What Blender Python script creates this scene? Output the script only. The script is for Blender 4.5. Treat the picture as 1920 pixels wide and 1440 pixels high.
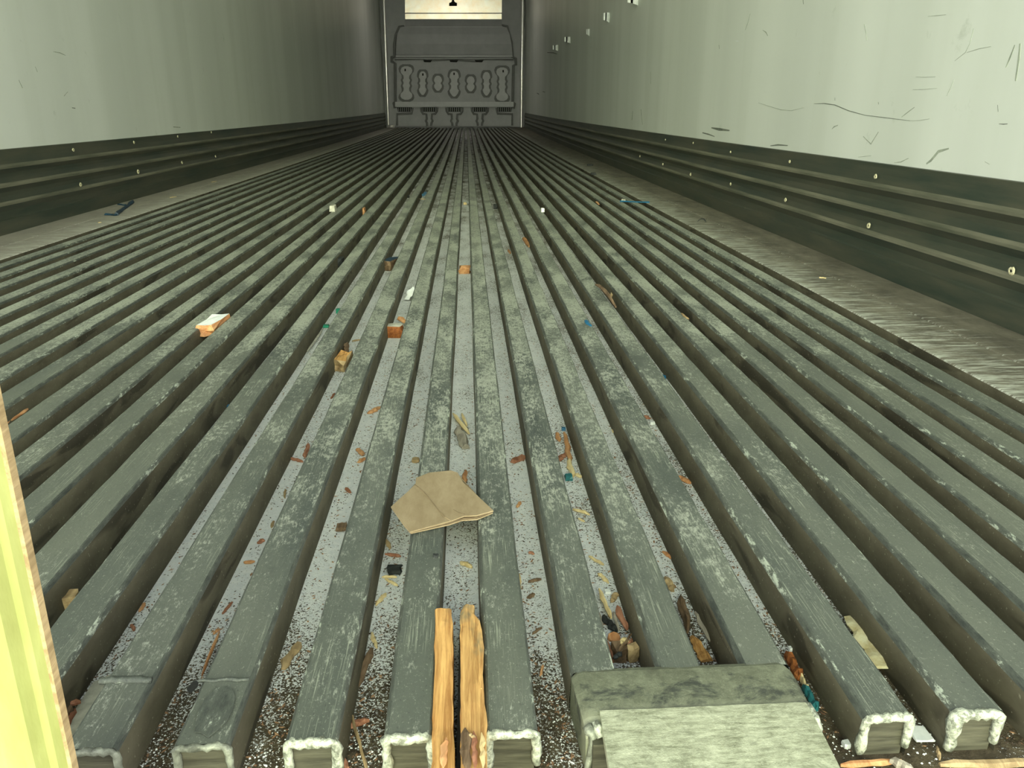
import bpy, math, random
from mathutils import Vector, noise
sc = bpy.context.scene
for o in list(bpy.data.objects): bpy.data.objects.remove(o)

# ------------------------------------------------------------------ camera
F, TILT, YAW, CX, CH = 1442.0, 0.34477, 0.055917, -0.00822, 0.38229
cd = bpy.data.cameras.new('camera'); cam = bpy.data.objects.new('camera', cd)
sc.collection.objects.link(cam); sc.camera = cam
cd.sensor_width = 36.0; cd.lens = F/1920*36.0; cd.clip_start = 0.01; cd.clip_end = 200
cam.location = (CX, 0, CH); cam.rotation_euler = (math.pi/2-TILT, 0, -YAW)
_ct, _st, _cy, _sy = math.cos(TILT), math.sin(TILT), math.cos(YAW), math.sin(YAW)
FW = Vector((_sy*_ct, _cy*_ct, -_st)); RT = Vector((_cy, -_sy, 0)); UP = RT.cross(FW)
C0 = Vector((CX, 0, CH))
def ray(x, y): return FW + RT*((x-960)/F) - UP*((y-720)/F)
def onz(x, y, z=0.0): d = ray(x, y); return C0 + d*((z-C0.z)/d.z)
def onx(x, y, X): d = ray(x, y); return C0 + d*((X-C0.x)/d.x)
def ony(x, y, Y): d = ray(x, y); return C0 + d*((Y-C0.y)/d.y)
def pxm(p): return (Vector(p)-C0).dot(FW)/F          # metres per photo pixel at a point

# ------------------------------------------------------------------ world, light, exposure
w = bpy.data.worlds.new('world'); sc.world = w; w.use_nodes = True
wn = w.node_tree.nodes; wl = w.node_tree.links; wn.clear()
wo = wn.new('ShaderNodeOutputWorld'); wb = wn.new('ShaderNodeBackground')
tc = wn.new('ShaderNodeTexCoord'); sx = wn.new('ShaderNodeSeparateXYZ')
cr = wn.new('ShaderNodeValToRGB')
cr.color_ramp.elements[0].position = 0.0; cr.color_ramp.elements[0].color = (0.93, 0.93, 0.88, 1)
cr.color_ramp.elements[1].position = 0.75; cr.color_ramp.elements[1].color = (0.13, 0.15, 0.155, 1)
wl.new(tc.outputs['Generated'], sx.inputs[0]); wl.new(sx.outputs['Z'], cr.inputs[0])
wl.new(cr.outputs[0], wb.inputs['Color']); wb.inputs['Strength'].default_value = 5.6
wl.new(wb.outputs[0], wo.inputs[0])
sd = bpy.data.lights.new('hazy_sun', 'SUN'); sd.energy = 3.3; sd.angle = math.radians(60); sd.color = (0.90, 1.0, 0.50)
so = bpy.data.objects.new('hazy_sun', sd); sc.collection.objects.link(so)
so.rotation_euler = Vector((0.08, 0.95, -0.20)).to_track_quat('-Z', 'Y').to_euler()
sc.view_settings.view_transform = 'Standard'; sc.view_settings.look = 'None'
sc.view_settings.gamma = 1.0; sc.view_settings.use_curve_mapping = False
sc.view_settings.exposure = 0.47

# dome lamp on the ceiling near the front of the load space
DL = (-0.25, 12.6, 2.50)
ld = bpy.data.lights.new('dome_lamp_light', 'AREA'); ld.shape = 'DISK'; ld.size = .24; ld.energy = 5.5; ld.color = (1.0, .93, .84)
lo = bpy.data.objects.new('dome_lamp_light', ld); sc.collection.objects.link(lo); lo.location = (DL[0], DL[1], DL[2]-.03)
# ------------------------------------------------------------------ materials
def nodes(m): return m.node_tree.nodes, m.node_tree.links
class M:
    """small node helper"""
    def __init__(s, name, rough=0.6, metal=0.0, spec=0.5):
        s.m = bpy.data.materials.new(name); s.m.use_nodes = True
        s.n, s.l = nodes(s.m); s.b = s.n['Principled BSDF']
        s.b.inputs['Roughness'].default_value = rough; s.b.inputs['Metallic'].default_value = metal
        s.b.inputs['Specular IOR Level'].default_value = spec
        s.pos = s.n.new('ShaderNodeNewGeometry').outputs['Position']
    def mapv(s, scale, rot=(0, 0, 0)):
        a = s.n.new('ShaderNodeMapping'); a.inputs['Scale'].default_value = scale; a.inputs['Rotation'].default_value = rot
        s.l.new(s.pos, a.inputs['Vector']); return a.outputs[0]
    def noise(s, scale=(1, 1, 1), sc_=5.0, det=4.0, rough=0.6, rot=(0, 0, 0), dist=0.0):
        a = s.n.new('ShaderNodeTexNoise'); s.l.new(s.mapv(scale, rot), a.inputs['Vector'])
        a.inputs['Scale'].default_value = sc_; a.inputs['Detail'].default_value = det
        a.inputs['Roughness'].default_value = rough; a.inputs['Distortion'].default_value = dist
        return a.outputs['Fac']
    def vor(s, scale, sc_):
        a = s.n.new('ShaderNodeTexVoronoi'); s.l.new(s.mapv(scale), a.inputs['Vector']); a.inputs['Scale'].default_value = sc_
        return a.outputs['Distance']
    def ramp(s, fac, a, b, lo=0.0, hi=1.0):
        r = s.n.new('ShaderNodeMapRange'); s.l.new(fac, r.inputs['Value'])
        r.inputs['From Min'].default_value = a; r.inputs['From Max'].default_value = b
        r.inputs['To Min'].default_value = lo; r.inputs['To Max'].default_value = hi
        return r.outputs[0]
    def math(s, op, a, b=None):
        r = s.n.new('ShaderNodeMath'); r.operation = op; r.use_clamp = False
        for i, v in enumerate((a, b)):
            if v is None: continue
            if isinstance(v, (int, float)): r.inputs[i].default_value = v
            else: s.l.new(v, r.inputs[i])
        return r.outputs[0]
    def axis(s):
        a = s.n.new('ShaderNodeSeparateXYZ'); s.l.new(s.pos, a.inputs[0]); return a.outputs
    def mix(s, fac, a, b):
        r = s.n.new('ShaderNodeMix'); r.data_type = 'RGBA'
        if isinstance(fac, float): r.inputs['Factor'].default_value = fac
        else: s.l.new(fac, r.inputs['Factor'])
        for k, v in (('A', a), ('B', b)):
            i = [q for q in r.inputs if q.name == k and q.type == 'RGBA'][0]
            if isinstance(v, tuple): i.default_value = v+(1,) if len(v) == 3 else v
            else: s.l.new(v, i)
        return [q for q in r.outputs if q.type == 'RGBA'][0]
    def color(s, c):
        if isinstance(c, tuple): s.b.inputs['Base Color'].default_value = c+(1,)
        else: s.l.new(c, s.b.inputs['Base Color'])
    def bump(s, h, strength=0.4, dist=0.002):
        a = s.n.new('ShaderNodeBump'); s.l.new(h, a.inputs['Height'])
        a.inputs['Strength'].default_value = strength; a.inputs['Distance'].default_value = dist
        s.l.new(a.outputs[0], s.b.inputs['Normal'])

def simple(name, c1, c2, sc_=40, rough=0.7, stretch=(1, 1, 1), metal=0.0, bump=0.3, lo=0.35, hi=0.65, dist=0.002):
    q = M(name, rough, metal); nz = q.noise(stretch, sc_, 5, 0.65)
    q.color(q.mix(q.ramp(nz, lo, hi), c1, c2)); q.bump(nz, bump, dist); return q.m

# worn aluminium rib top
def rib_top_mat():
    q = M('worn_aluminium', 0.52, 0.1, 0.4)
    x = q.axis()
    off = q.math('ABSOLUTE', q.math('SUBTRACT', x['X'], .0))
    side = q.ramp(off, .12, .42, 0, 1); nr = q.ramp(x['Y'], .75, .48, 0, 1)
    calm = q.math('MAXIMUM', q.math('MULTIPLY', side, q.ramp(x['Y'], 1.5, 1.0, 0, 1)), q.math('MULTIPLY', nr, .75))
    a = q.noise((1, .3, 1), 11, 4)
    dark = q.mix(q.ramp(a, .35, .66), (.058, .070, .067), (.135, .148, .128))
    lite = q.mix(q.ramp(a, .35, .66), (.098, .109, .093), (.132, .143, .116))
    base = q.mix(calm, dark, lite)
    # rubbed pale patches made of many short strokes
    p = q.noise((1, .45, 1), 16, 6, .72); fine = q.noise((1, .6, 1), 150, 6, .85); f2 = q.noise((3.2, .5, 1), 190, 4, .8)
    t = q.math('ADD', q.math('ADD', q.math('MULTIPLY', p, .75), q.math('MULTIPLY', fine, .95)), q.math('MULTIPLY', f2, .65))
    t = q.math('SUBTRACT', t, q.math('MULTIPLY', calm, .12)); t = q.math('ADD', t, q.ramp(x['Y'], .55, 1.5, .01, .095))
    col = q.mix(q.ramp(t, 1.19, 1.32, 0, .88), base, (.365, .385, .325))
    sp = q.noise((1, .8, 1), 420, 3, .8); sp2 = q.noise((1, .8, 1), 300, 3, .8)
    col = q.mix(q.ramp(sp, .60, .70, 0, .75), col, (.36, .39, .31))
    col = q.mix(q.ramp(sp2, .60, .70, 0, .6), col, (.035, .042, .04))
    # dark rubbed grime
    g = q.noise((1, .6, 1), 24, 7, .75, dist=.5)
    col = q.mix(q.math('MULTIPLY', q.ramp(g, .58, .74, 0, .6), q.ramp(calm, 0, 1, 1, .45)), col, (.05, .06, .056))
    # scratches in several directions
    where = q.math('MULTIPLY', q.ramp(q.noise((1, .6, 1), 13, 3, .6), .46, .62), q.ramp(calm, 0, 1, .8, .45))
    for rot, s1, th in (((0, 0, .35), (38, 1, 1), .64), ((0, 0, -.6), (44, 1, 1), .65), ((0, 0, 1.45), (46, 1, 1), .66), ((0, 0, 1.15), (40, 1, 1), .66), ((0, 0, .08), (90, 1, 1), .63), ((0, 0, -1.2), (60, 1, 1), .66)):
        s_ = q.noise(s1, 15, 2, .6, rot=rot)
        col = q.mix(q.math('MULTIPLY', q.ramp(s_, th, th+.04, 0, 1), where), col, (.40, .43, .34))
    q.color(col); q.bump(q.math('ADD', p, q.math('MULTIPLY', fine, .8)), .5, .001)
    q.l.new(q.ramp(p, .4, .65, .45, .65), q.b.inputs['Roughness'])
    return q.m
def rib_edge_mat():
    q = M('chipped_edge', 0.5, 0.3, 0.5)
    a = q.noise((1, .35, 1), 150, 6, .8); b = q.noise((1, .5, 1), 14, 3)
    t = q.math('ADD', a, q.math('MULTIPLY', q.math('SUBTRACT', b, .5), .5))
    col = q.mix(q.ramp(t, .32, .58), (.052, .060, .055), (.125, .138, .118))
    col = q.mix(q.ramp(t, .58, .64), col, (.50, .55, .46))
    q.color(col); q.bump(a, .6, .002); return q.m
def rib_side_mat():
    q = M('grimy_rib_side', 0.75, 0.0, 0.3)
    a = q.noise((1, .5, 1), 30, 6, .7); b = q.noise((1, .35, 1.6), 17, 3, .5, dist=.6)
    col = q.mix(q.ramp(a, .35, .65), (.074, .066, .044), (.124, .112, .076))
    col = q.mix(q.ramp(b, .58, .63, 0, .7), col, (.022, .019, .012))
    c = q.noise((1, 1, 1), 320, 2, .5)
    col = q.mix(q.ramp(c, .68, .72, 0, .8), col, (.25, .24, .18))
    q.color(col); q.bump(a, .35, .002); return q.m
def pan_mat():
    q = M('dirty_channel_pan', 0.85, 0.0, 0.25)
    x = q.axis()
    brown = q.mix(q.ramp(q.noise((1, 1, 1), 90, 5, .7), .35, .65), (.05, .038, .022), (.13, .105, .065))
    # how much salt lies in the channels: a drift in the middle, thin near the door sill and to the right
    ylo = q.ramp(x['Y'], .40, .60, -.26, .24)
    yhi = q.ramp(x['Y'], 1.2, 4.2, 0, -.25)
    xr = q.ramp(x['X'], .02, .34, 0.02, -.15)
    xl = q.ramp(x['X'], -1.0, -.42, -.22, 0)
    c = q.math('ADD', q.math('ADD', ylo, yhi), q.math('ADD', xr, xl))
    drift = q.noise((1, .35, 1), 22, 4, .6); grain = q.noise((1, 1, 1), 520, 3, .8)
    t = q.math('ADD', q.math('ADD', q.math('MULTIPLY', q.math('SUBTRACT', drift, .5), .95), q.math('MULTIPLY', q.math('SUBTRACT', grain, .5), 2.1)), c)
    white = q.mix(q.ramp(q.noise((1, 1, 1), 150, 3), .3, .7), (.82, .85, .88), (.96, .97, .98))
    q.color(q.mix(q.ramp(t, -.03, .03), brown, white)); q.bump(t, .7, .0015); return q.m
def strip_mat():
    q = M('scraped_side_strip', 0.7, 0.1, 0.4)
    base = q.mix(q.ramp(q.noise((1, .5, 1), 14, 5, .7), .35, .65), (.09, .082, .064), (.19, .175, .135))
    x = q.axis()
    inn = q.ramp(q.math('ABSOLUTE', q.math('SUBTRACT', x['X'], -.255)), .98, 1.24, .06, -.11)
    s1 = q.noise((1, 9, 1), 9, 5, .75, rot=(0, 0, -.5)); s2 = q.noise((1, 11, 1), 15, 5, .75, rot=(0, 0, -.28))
    t = q.math('ADD', q.math('MULTIPLY', q.math('ADD', s1, s2), .5), inn)
    col = q.mix(q.ramp(t, .49, .60, 0, .9), base, (.52, .54, .48))
    col = q.mix(q.ramp(x['X'], -1.2, -1.26, 0, .32), col, (.55, .52, .47))
    q.color(col); q.bump(s1, .3, .002); return q.m
def wall_mat():
    q = M('white_wall_panel', 0.42, 0.0, 0.45)
    v = q.noise((0, 1, .03), 2.3, 2, .5); v2 = q.noise((0, 1, .08), 7, 3, .5)
    base = q.mix(q.ramp(v, .38, .62), (.63, .66, .61), (.70, .73, .68))
    base = q.mix(q.ramp(v2, .5, .7, 0, .5), base, (.60, .63, .57))
    st = q.noise((1, 1, 1), 9, 6, .75)
    base = q.mix(q.ramp(st, .63, .74, 0, .4), base, (.36, .40, .33))
    q.color(base)
    q.bump(q.noise((1, 1, 1), 500, 2), .08, .001); return q.m
def wood(name, c1, c2, c3, ax=(1, .09, 1), sc_=130, st=.6):
    q = M(name, .75, 0, .3)
    g = q.noise(ax, sc_, 5, .7, dist=.4); b = q.noise((1, .5, 1), 26, 4, .7)
    col = q.mix(q.ramp(g, .38, .62), c1, c2); col = q.mix(q.ramp(b, .55, .68, 0, st), col, c3)
    q.color(col); q.bump(g, .8, .0015); return q.m
MT = {
 'rib_top': rib_top_mat(), 'rib_edge': rib_edge_mat(), 'rib_side': rib_side_mat(), 'pan': pan_mat(), 'strip': strip_mat(), 'wall': wall_mat(),
 'scuff': simple('dark_green_scuff_plate', (.026, .038, .029), (.068, .068, .048), 22, .42, (1, .12, 1), 0, .25, .35, .65),
 'scuff_light': simple('scuff_crest_highlight', (.07, .075, .052), (.17, .165, .12), 30, .5, (1, .1, 1), 0, .2),  # light caught on the crests, painted as a paler plate colour
 'weld': simple('bright_weld', (.17, .18, .14), (.58, .61, .50), 190, .42, (1, 1, 1), .2, 1.0, .38, .58),
 'weld_dull': simple('grimy_weld', (.09, .095, .075), (.34, .36, .29), 90, .5, (1, 1, 1), .2, 1.0),
 'cap': simple('recessed_cap', (.035, .033, .02), (.10, .095, .062), 60, .7, (.3, 1, 3), 0, .5),
 'casting': None, 'lip': None,
 'yellow_wood': wood('fresh_splintered_wood', (.36, .17, .05), (.72, .42, .15), (.24, .14, .06), ax=(1, .04, 1), sc_=260),
 'yellow_wood_grey': wood('weathered_splintered_wood', (.34, .17, .055), (.66, .40, .15), (.17, .15, .09), ax=(1, .05, 1), st=.9, sc_=260),
 'pale_wood': wood('pale_wood', (.62, .46, .22), (.80, .66, .38), (.45, .30, .15)),
 'orange_wood': wood('orange_wood', (.48, .21, .085), (.66, .37, .18), (.25, .12, .07)),
 'red_wood': wood('reddish_wood', (.27, .11, .06), (.46, .22, .14), (.20, .09, .05)),
 'bark': wood('brown_bark', (.09, .055, .030), (.24, .16, .10), (.04, .03, .02)),
 'tan_wood': wood('tan_wood', (.30, .21, .11), (.52, .38, .21), (.16, .11, .06)),
 'grey_wood': wood('grey_wood', (.26, .23, .19), (.45, .41, .34), (.15, .12, .09)),
 'rust': simple('rust', (.20, .055, .012), (.38, .13, .03), 200, .85, bump=.8),
 'teal': simple('teal_plastic', (.02, .12, .14), (.03, .20, .22), 40, .45),
 'blue': simple('blue_plastic', (.01, .10, .22), (.02, .17, .33), 40, .4),
 'green': simple('green_plastic', (.01, .20, .12), (.02, .32, .20), 40, .4),
 'navy': simple('blackened_blue_plastic', (.008, .02, .035), (.012, .05, .09), 40, .5),
 'black': simple('black_rubber', (.010, .012, .012), (.03, .035, .035), 60, .7),
 'dark': simple('dark_hole', (.006, .006, .005), (.012, .012, .010), 60, .9),
 'white': simple('white_paper', (.66, .69, .70), (.85, .87, .87), 60, .7),
 'stone': simple('pale_stone', (.36, .35, .29), (.58, .57, .49), 90, .85),
 'card': simple('brown_cardboard', (.23, .17, .095), (.31, .24, .145), 60, .85, (1, .4, 1), 0, .3),
 'card_dark': simple('cardboard_edge', (.08, .055, .03), (.20, .14, .08), 60, .9),
 'pale_card': simple('pale_stained_cardboard', (.50, .40, .19), (.78, .74, .52), 70, .85),
 'bulk': simple('grey_moulded_bulkhead', (.36, .365, .38), (.41, .415, .43), 6, .55),
 'bulk_lit': simple('lit_bulkhead_face', (.48, .49, .50), (.54, .55, .56), 8, .55),  # lit copy of the bulkhead grey: light on raised parts painted in
 'bulk_dark': simple('bulkhead_shadow_gasket', (.15, .155, .15), (.20, .205, .20), 8, .8),  # shaded copy of the bulkhead grey: recess shade painted in, gaskets included
 'grille': simple('dark_grille', (.012, .014, .010), (.04, .045, .036), 30, .8),
 'sheet': None, 'trim': None,
 'asphalt': simple('outside_ground', (.42, .44, .34), (.52, .54, .43), 3, .95),
 'ceiling': simple('white_ceiling', (.60, .62, .59), (.66, .68, .65), 3, .5),
 'mark': simple('scuff_mark_paint', (.24, .27, .22), (.38, .42, .34), 60, .8),
 'mark_dark': simple('dark_scuff_paint', (.10, .115, .095), (.2, .22, .18), 60, .8),
 'rivet': simple('pale_rivet_rim', (.42, .38, .22), (.72, .68, .48), 200, .6),
 'rivet_dull': simple('dull_rivet', (.09, .09, .07), (.20, .20, .16), 200, .6),
 'salt': simple('white_salt', (.80, .83, .84), (.95, .96, .96), 30, .8),
 'crumb': simple('dark_crumbs', (.03, .02, .012), (.10, .07, .045), 30, .9),
 'shred': simple('wood_shreds', (.14, .07, .04), (.48, .28, .15), 130, .85),
}
def casting(name, lighter):
    q = M(name, .5, .15, .4)
    a = q.noise((1, 1, 1), 55, 8, .75, dist=.4); l = q.noise((.3, 2.0, 1), 170, 7, .85); g = q.noise((1, 1, 1), 420, 4, .85)
    c = q.mix(q.ramp(a, .38, .62), (.115, .122, .085), (.20, .215, .15))
    c = q.mix(q.ramp(g, .55, .70, 0, .6), c, (.30, .32, .23)); c = q.mix(q.ramp(g, .45, .32, 0, .5), c, (.07, .075, .055))
    if lighter:
        m = q.math('ADD', q.math('MULTIPLY', l, .6), q.math('MULTIPLY', a, .45))
        c = q.mix(q.ramp(m, .42, .62), (.17, .18, .115), (.52, .54, .40))
        c = q.mix(q.ramp(g, .58, .70, 0, .7), c, (.60, .62, .48))
        b = q.noise((1, 1.6, 1), 38, 7, .78, dist=.5)
        c = q.mix(q.ramp(b, .54, .66, 0, .65), c, (.16, .17, .115))
    else:
        bl = q.noise((.8, 1.3, 1), 42, 8, .74, dist=.35)
        y = q.axis()['Y']; band = q.math('SUBTRACT', q.ramp(y, .398, .418, -.05, .10), q.ramp(y, .424, .446, 0, .16))
        c = q.mix(q.ramp(q.math('ADD', bl, band), .56, .66, 0, .85), c, (.038, .043, .040))
        c = q.mix(q.ramp(y, .414, .404, 0, .75), c, (.30, .31, .22))
        c = q.mix(q.ramp(l, .64, .70, 0, .6), c, (.38, .40, .30))
    q.color(c); q.bump(q.math('ADD', a, g), .5, .0012); return q.m
MT['casting'] = casting('stained_casting', False); MT['lip'] = casting('bare_aluminium_lip', True)
def sheet_mat():
    q = M('polished_sheet_metal', .36, 1.0, .5)
    a = q.noise((1, 1, 1), 5, 5, .65)
    q.color(q.mix(q.ramp(a, .35, .65), (.93, .78, .62), (.95, .90, .82))); q.bump(a, .25, .02); return q.m
MT['sheet'] = sheet_mat()
def trim_mat():
    q = M('bright_corner_trim', .22, .55, .6)
    q.color((.95, .94, .92)); return q.m
MT['trim'] = trim_mat()
def post_mat():
    q = M('painted_yellow_green_post', .5, 0, .4)
    a = q.noise((1, 1, .25), 45, 5, .7); b = q.noise((1, 1, .5), 14, 4, .6)
    c = q.mix(q.ramp(a, .3, .7), (.27, .285, .088), (.37, .38, .14))
    c = q.mix(q.ramp(b, .52, .66, 0, .55), c, (.20, .20, .06))
    q.color(c); q.bump(a, .3, .002); return q.m
MT['post'] = post_mat()

# ------------------------------------------------------------------ object helpers
col = sc.collection
def rise(y): return 0.04*((y-4)/11)**2 if y > 4 else 0.0     # the long floor rises a little towards the front
def mesh(name, vs, fs, mats, parent=None, mi=None, smooth=False):
    me = bpy.data.meshes.new(name); me.from_pydata([tuple(v) for v in vs], [], fs)
    if not isinstance(mats, (list, tuple)): mats = [mats]
    for m in mats: me.materials.append(m)
    if mi: me.polygons.foreach_set('material_index', mi)
    if smooth: me.polygons.foreach_set('use_smooth', [True]*len(me.polygons))
    me.update()
    o = bpy.data.objects.new(name, me); col.objects.link(o)
    if parent: o.parent = parent; o.matrix_parent_inverse = parent.matrix_world.inverted() if False else o.matrix_parent_inverse
    return o
def empty(name, loc=(0, 0, 0)):
    o = bpy.data.objects.new(name, None); col.objects.link(o); o.location = loc; o.empty_display_size = .05; return o
def tag(o, label=None, cat=None, group=None, kind=None):
    for k, v in (('label', label), ('category', cat), ('group', group), ('kind', kind)):
        if v: o[k] = v
    return o
def box(x0, x1, y0, y1, z0, z1):
    v = [(x0, y0, z0), (x1, y0, z0), (x1, y1, z0), (x0, y1, z0), (x0, y0, z1), (x1, y0, z1), (x1, y1, z1), (x0, y1, z1)]
    f = [(0, 3, 2, 1), (4, 5, 6, 7), (0, 1, 5, 4), (1, 2, 6, 5), (2, 3, 7, 6), (3, 0, 4, 7)]
    return v, f
class Acc:
    def __init__(s): s.v = []; s.f = []; s.m = []
    def add(s, vf, mi=0):
        b = len(s.v); s.v += list(vf[0]); s.f += [tuple(i+b for i in q) for q in vf[1]]; s.m += [mi]*len(vf[1]); return s
    def out(s, name, mats, parent=None, smooth=False): return mesh(name, s.v, s.f, mats, parent, s.m, smooth)
def ysteps(y0, y1, r=1.035, first=.012):
    ys = [y0]; st = first
    while ys[-1] + st < y1: ys.append(ys[-1]+st); st = max(first, (ys[-1])*(r-1))
    ys.append(y1); return ys
def extr(profile, ys, jitter=None, fwd=True):
    """profile: list of (x,z) swept along y; jitter(i,j,x,y,z)->(x,y,z)"""
    n = len(profile); v = []; f = []
    for j, y in enumerate(ys):
        for i, (x, z) in enumerate(profile):
            p = (x, y, z+rise(y)); v.append(jitter(i, j, *p) if jitter else p)
    for j in range(len(ys)-1):
        for i in range(n-1):
            a = j*n+i; f.append((a, a+1, a+n+1, a+n))
    return v, f
def tube(pts, r, n=6, seed=0, bump=0.0):
    rnd = random.Random(seed); v = []; f = []; pts = [Vector(p) for p in pts]
    for j, p in enumerate(pts):
        d = (pts[min(j+1, len(pts)-1)] - pts[max(j-1, 0)]).normalized()
        a = d.orthogonal().normalized() if j == 0 else (a - d*a.dot(d)).normalized()
        b = d.cross(a); rr = r[j] if isinstance(r, (list, tuple)) else r
        for k in range(n):
            t = 2*math.pi*k/n; q = rr*(1+rnd.uniform(-bump, bump)); v.append(p + a*math.cos(t)*q + b*math.sin(t)*q)
    for j in range(len(pts)-1):
        for k in range(n):
            f.append((j*n+k, j*n+(k+1) % n, (j+1)*n+(k+1) % n, (j+1)*n+k))
    f.append(tuple(range(n))[::-1]); f.append(tuple(range((len(pts)-1)*n, len(pts)*n)))
    return v, f
def prism(poly, d):
    """poly: 3D points (one face), d: extrusion vector"""
    n = len(poly); d = Vector(d); poly = [Vector(p) for p in poly]
    v = poly + [p+d for p in poly]
    f = [tuple(range(n)), tuple(range(n, 2*n))[::-1]] + [(i, i+n, (i+1) % n+n, (i+1) % n) for i in range(n)]
    return v, f

H = 0.036        # height of the floor ribs above the channel pan
Y0, Y1 = 0.395, 15.0
XL, XR = -1.495, 0.985

# ------------------------------------------------------------------ setting: outside ground, ceiling, walls
g = mesh('ground', *box(-30, 30, -40, 0.2, -1.30, -1.25), MT['asphalt']); tag(g, kind='structure')
c = mesh('ceiling', *box(XL-.07, XR+.16, .25, 15.25, 2.62, 2.68), MT['ceiling']); tag(c, kind='structure')
def xr(y): return .085*(y-3)/12 if y > 3 else 0.0     # the right wall splays out slightly towards the front
def slab_wall(name, x0, x1):
    v = []; yy = (.28, 3.0, 15.2); sp_ = xr if x0 > 0 else (lambda y: 0)
    for y in yy: v += [(x0+sp_(y), y, -.05), (x1+sp_(y), y, -.05), (x1+sp_(y), y, 2.62), (x0+sp_(y), y, 2.62)]
    f = [(0, 1, 2, 3), (11, 10, 9, 8)]
    for k in (0, 4): f += [(k+q, k+4+q, k+4+(q+1) % 4, k+(q+1) % 4) for q in range(4)]
    o = mesh(name, v, f, MT['wall']); tag(o, kind='structure'); return o
wl_ = slab_wall('wall_left', XL-.065, XL-.005)
wr_ = slab_wall('wall_right', XR+.005, XR+.065)
wf = mesh('wall_front', *box(XL-.06, XR+.15, 15.14, 15.2, -.05, 2.62), MT['bulk']); tag(wf, kind='structure')
# seams where the wall liner sheets meet: slim raised joint strips
def strip_on_wall(parent, x, pts, wpx, mat, name='scuff_mark', th=.0006):
    """a rubbed mark lying on the wall sheet"""
    P = [onx(px, py, x) for px, py in pts]
    if x > 0: P = [onx(px, py, x+xr(p_.y)) for (px, py), p_ in zip(pts, P)]
    sgn = -1 if x > 0 else 1
    A = []; B = []
    for i, p in enumerate(P):
        d = (P[min(i+1, len(P)-1)]-P[max(i-1, 0)]); d.x = 0; d.normalize()
        nrm = Vector((0, -d.z, d.y)); ww = wpx*pxm(p)/2*(.5 if i in (0, len(P)-1) else 1)
        ww *= random.uniform(.6, 1.3)
        A.append(p+nrm*ww); B.append(p-nrm*ww)
    v = []; f = []
    for a, b in zip(A, B):
        v += [a, b, a+Vector((sgn*th, 0, 0)), b+Vector((sgn*th, 0, 0))]
    for i in range(len(A)-1):
        k = 4*i; f += [(k+2, k+3, k+7, k+6), (k, k+2, k+6, k+4), (k+1, k+5, k+7, k+3), (k, k+4, k+5, k+1)]
    f += [(0, 1, 3, 2), (4*len(A)-4, 4*len(A)-2, 4*len(A)-1, 4*len(A)-3)]
    return mesh(name, v, f, mat, parent)
random.seed(4)
def c4(l): return [(1380+u*.28125, v*.28125) for u, v in l]
def c3(l): return [(960+u*.28125, v*.28125) for u, v in l]
RW = XR+.005
for pts, wd, mt in [
    (c4([(150, 685), (210, 705), (300, 732), (370, 738), (450, 718)]), 1.0, 'mark'),
    (c4([(520, 692), (590, 690), (660, 700), (750, 738), (860, 768), (1000, 785), (1160, 805)]), 1.2, 'mark_dark'),
    (c4([(1160, 805), (1220, 803), (1290, 792)]), .8, 'mark'),
    (c4([(1105, 780), (1150, 745), (1190, 715)]), 1.4, 'mark'),
    (c4([(1585, 190), (1560, 290), (1530, 350), (1460, 405)]), 1.0, 'mark'),
    (c4([(1540, 350), (1620, 325), (1700, 310)]), .8, 'mark'),
    (c4([(1455, 530), (1430, 590), (1405, 640)]), 1.0, 'mark'),
    (c4([(855, 160), (868, 220), (872, 270)]), 1.6, 'mark'),
    (c4([(178, 200), (200, 215), (212, 238)]), 1.6, 'mark'),
    (c4([(95, 90), (80, 150), (62, 200)]), 1.0, 'mark'),
    (c4([(230, 972), (280, 966), (345, 970)]), 2.2, 'mark_dark'),
    (c4([(1270, 1092), (1300, 1070), (1350, 1010), (1420, 990)]), 5.5, 'mark'),
    (c4([(1055, 1085), (1100, 1080), (1150, 1055)]), 2, 'mark'),
    (c4([(815, 1048), (860, 1042), (900, 1038)]), 1.2, 'mark'),
    (c4([(1660, 1078), (1690, 1095)]), 1.5, 'mark'),
    (c4([(1755, 826), (1785, 828), (1810, 826)]), 2, 'mark_dark'),
    (c4([(1860, 300), (1830, 380), (1800, 450)]), 5, 'mark'),
    (c4([(1895, 290), (1885, 400), (1865, 540)]), 7, 'mark'),
    (c4([(1200, 512), (1260, 515), (1330, 512)]), .8, 'mark'),
    (c4([(1180, 598), (1260, 595), (1340, 588)]), .8, 'mark'),
    (c4([(1280, 110), (1340, 103), (1400, 98)]), .8, 'mark'),
    (c4([(660, 650), (660, 670)]), 1.3, 'mark_dark'),
    (c4([(950, 680), (951, 695)]), 1.6, 'mark_dark'),
    (c4([(640, 860), (655, 845), (680, 835)]), 2, 'mark'),
    (c4([(850, 910), (900, 960), (950, 880)]), 2, 'mark'),
    (c4([(1745, 700), (1748, 745)]), 1.5, 'mark_dark'),
    (c4([(448, 0), (450, 28)]), 1.8, 'mark_dark'),
    (c3([(1330, 852), (1380, 862), (1450, 870)]), 4, 'mark_dark'),
    (c3([(1270, 885), (1310, 895), (1350, 910)]), 3, 'mark_dark'),
    (c3([(1380, 300), (1382, 325)]), 1.6, 'mark_dark'),
    (c3([(925, 480), (925, 560)]), 1.2, 'mark'),
    (c3([(235, 350), (275, 352), (300, 360)]), 2.5, 'mark_dark'),
    (c3([(165, 620), (180, 628)]), 3, 'mark_dark'), (c3([(205, 610), (220, 615)]), 2.5, 'mark_dark'),
    (c3([(805, 740), (800, 800)]), 6, 'mark'), (c3([(860, 730), (870, 830)]), 5, 'mark')]:
    strip_on_wall(wr_, RW, pts, wd, MT[mt])
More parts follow.
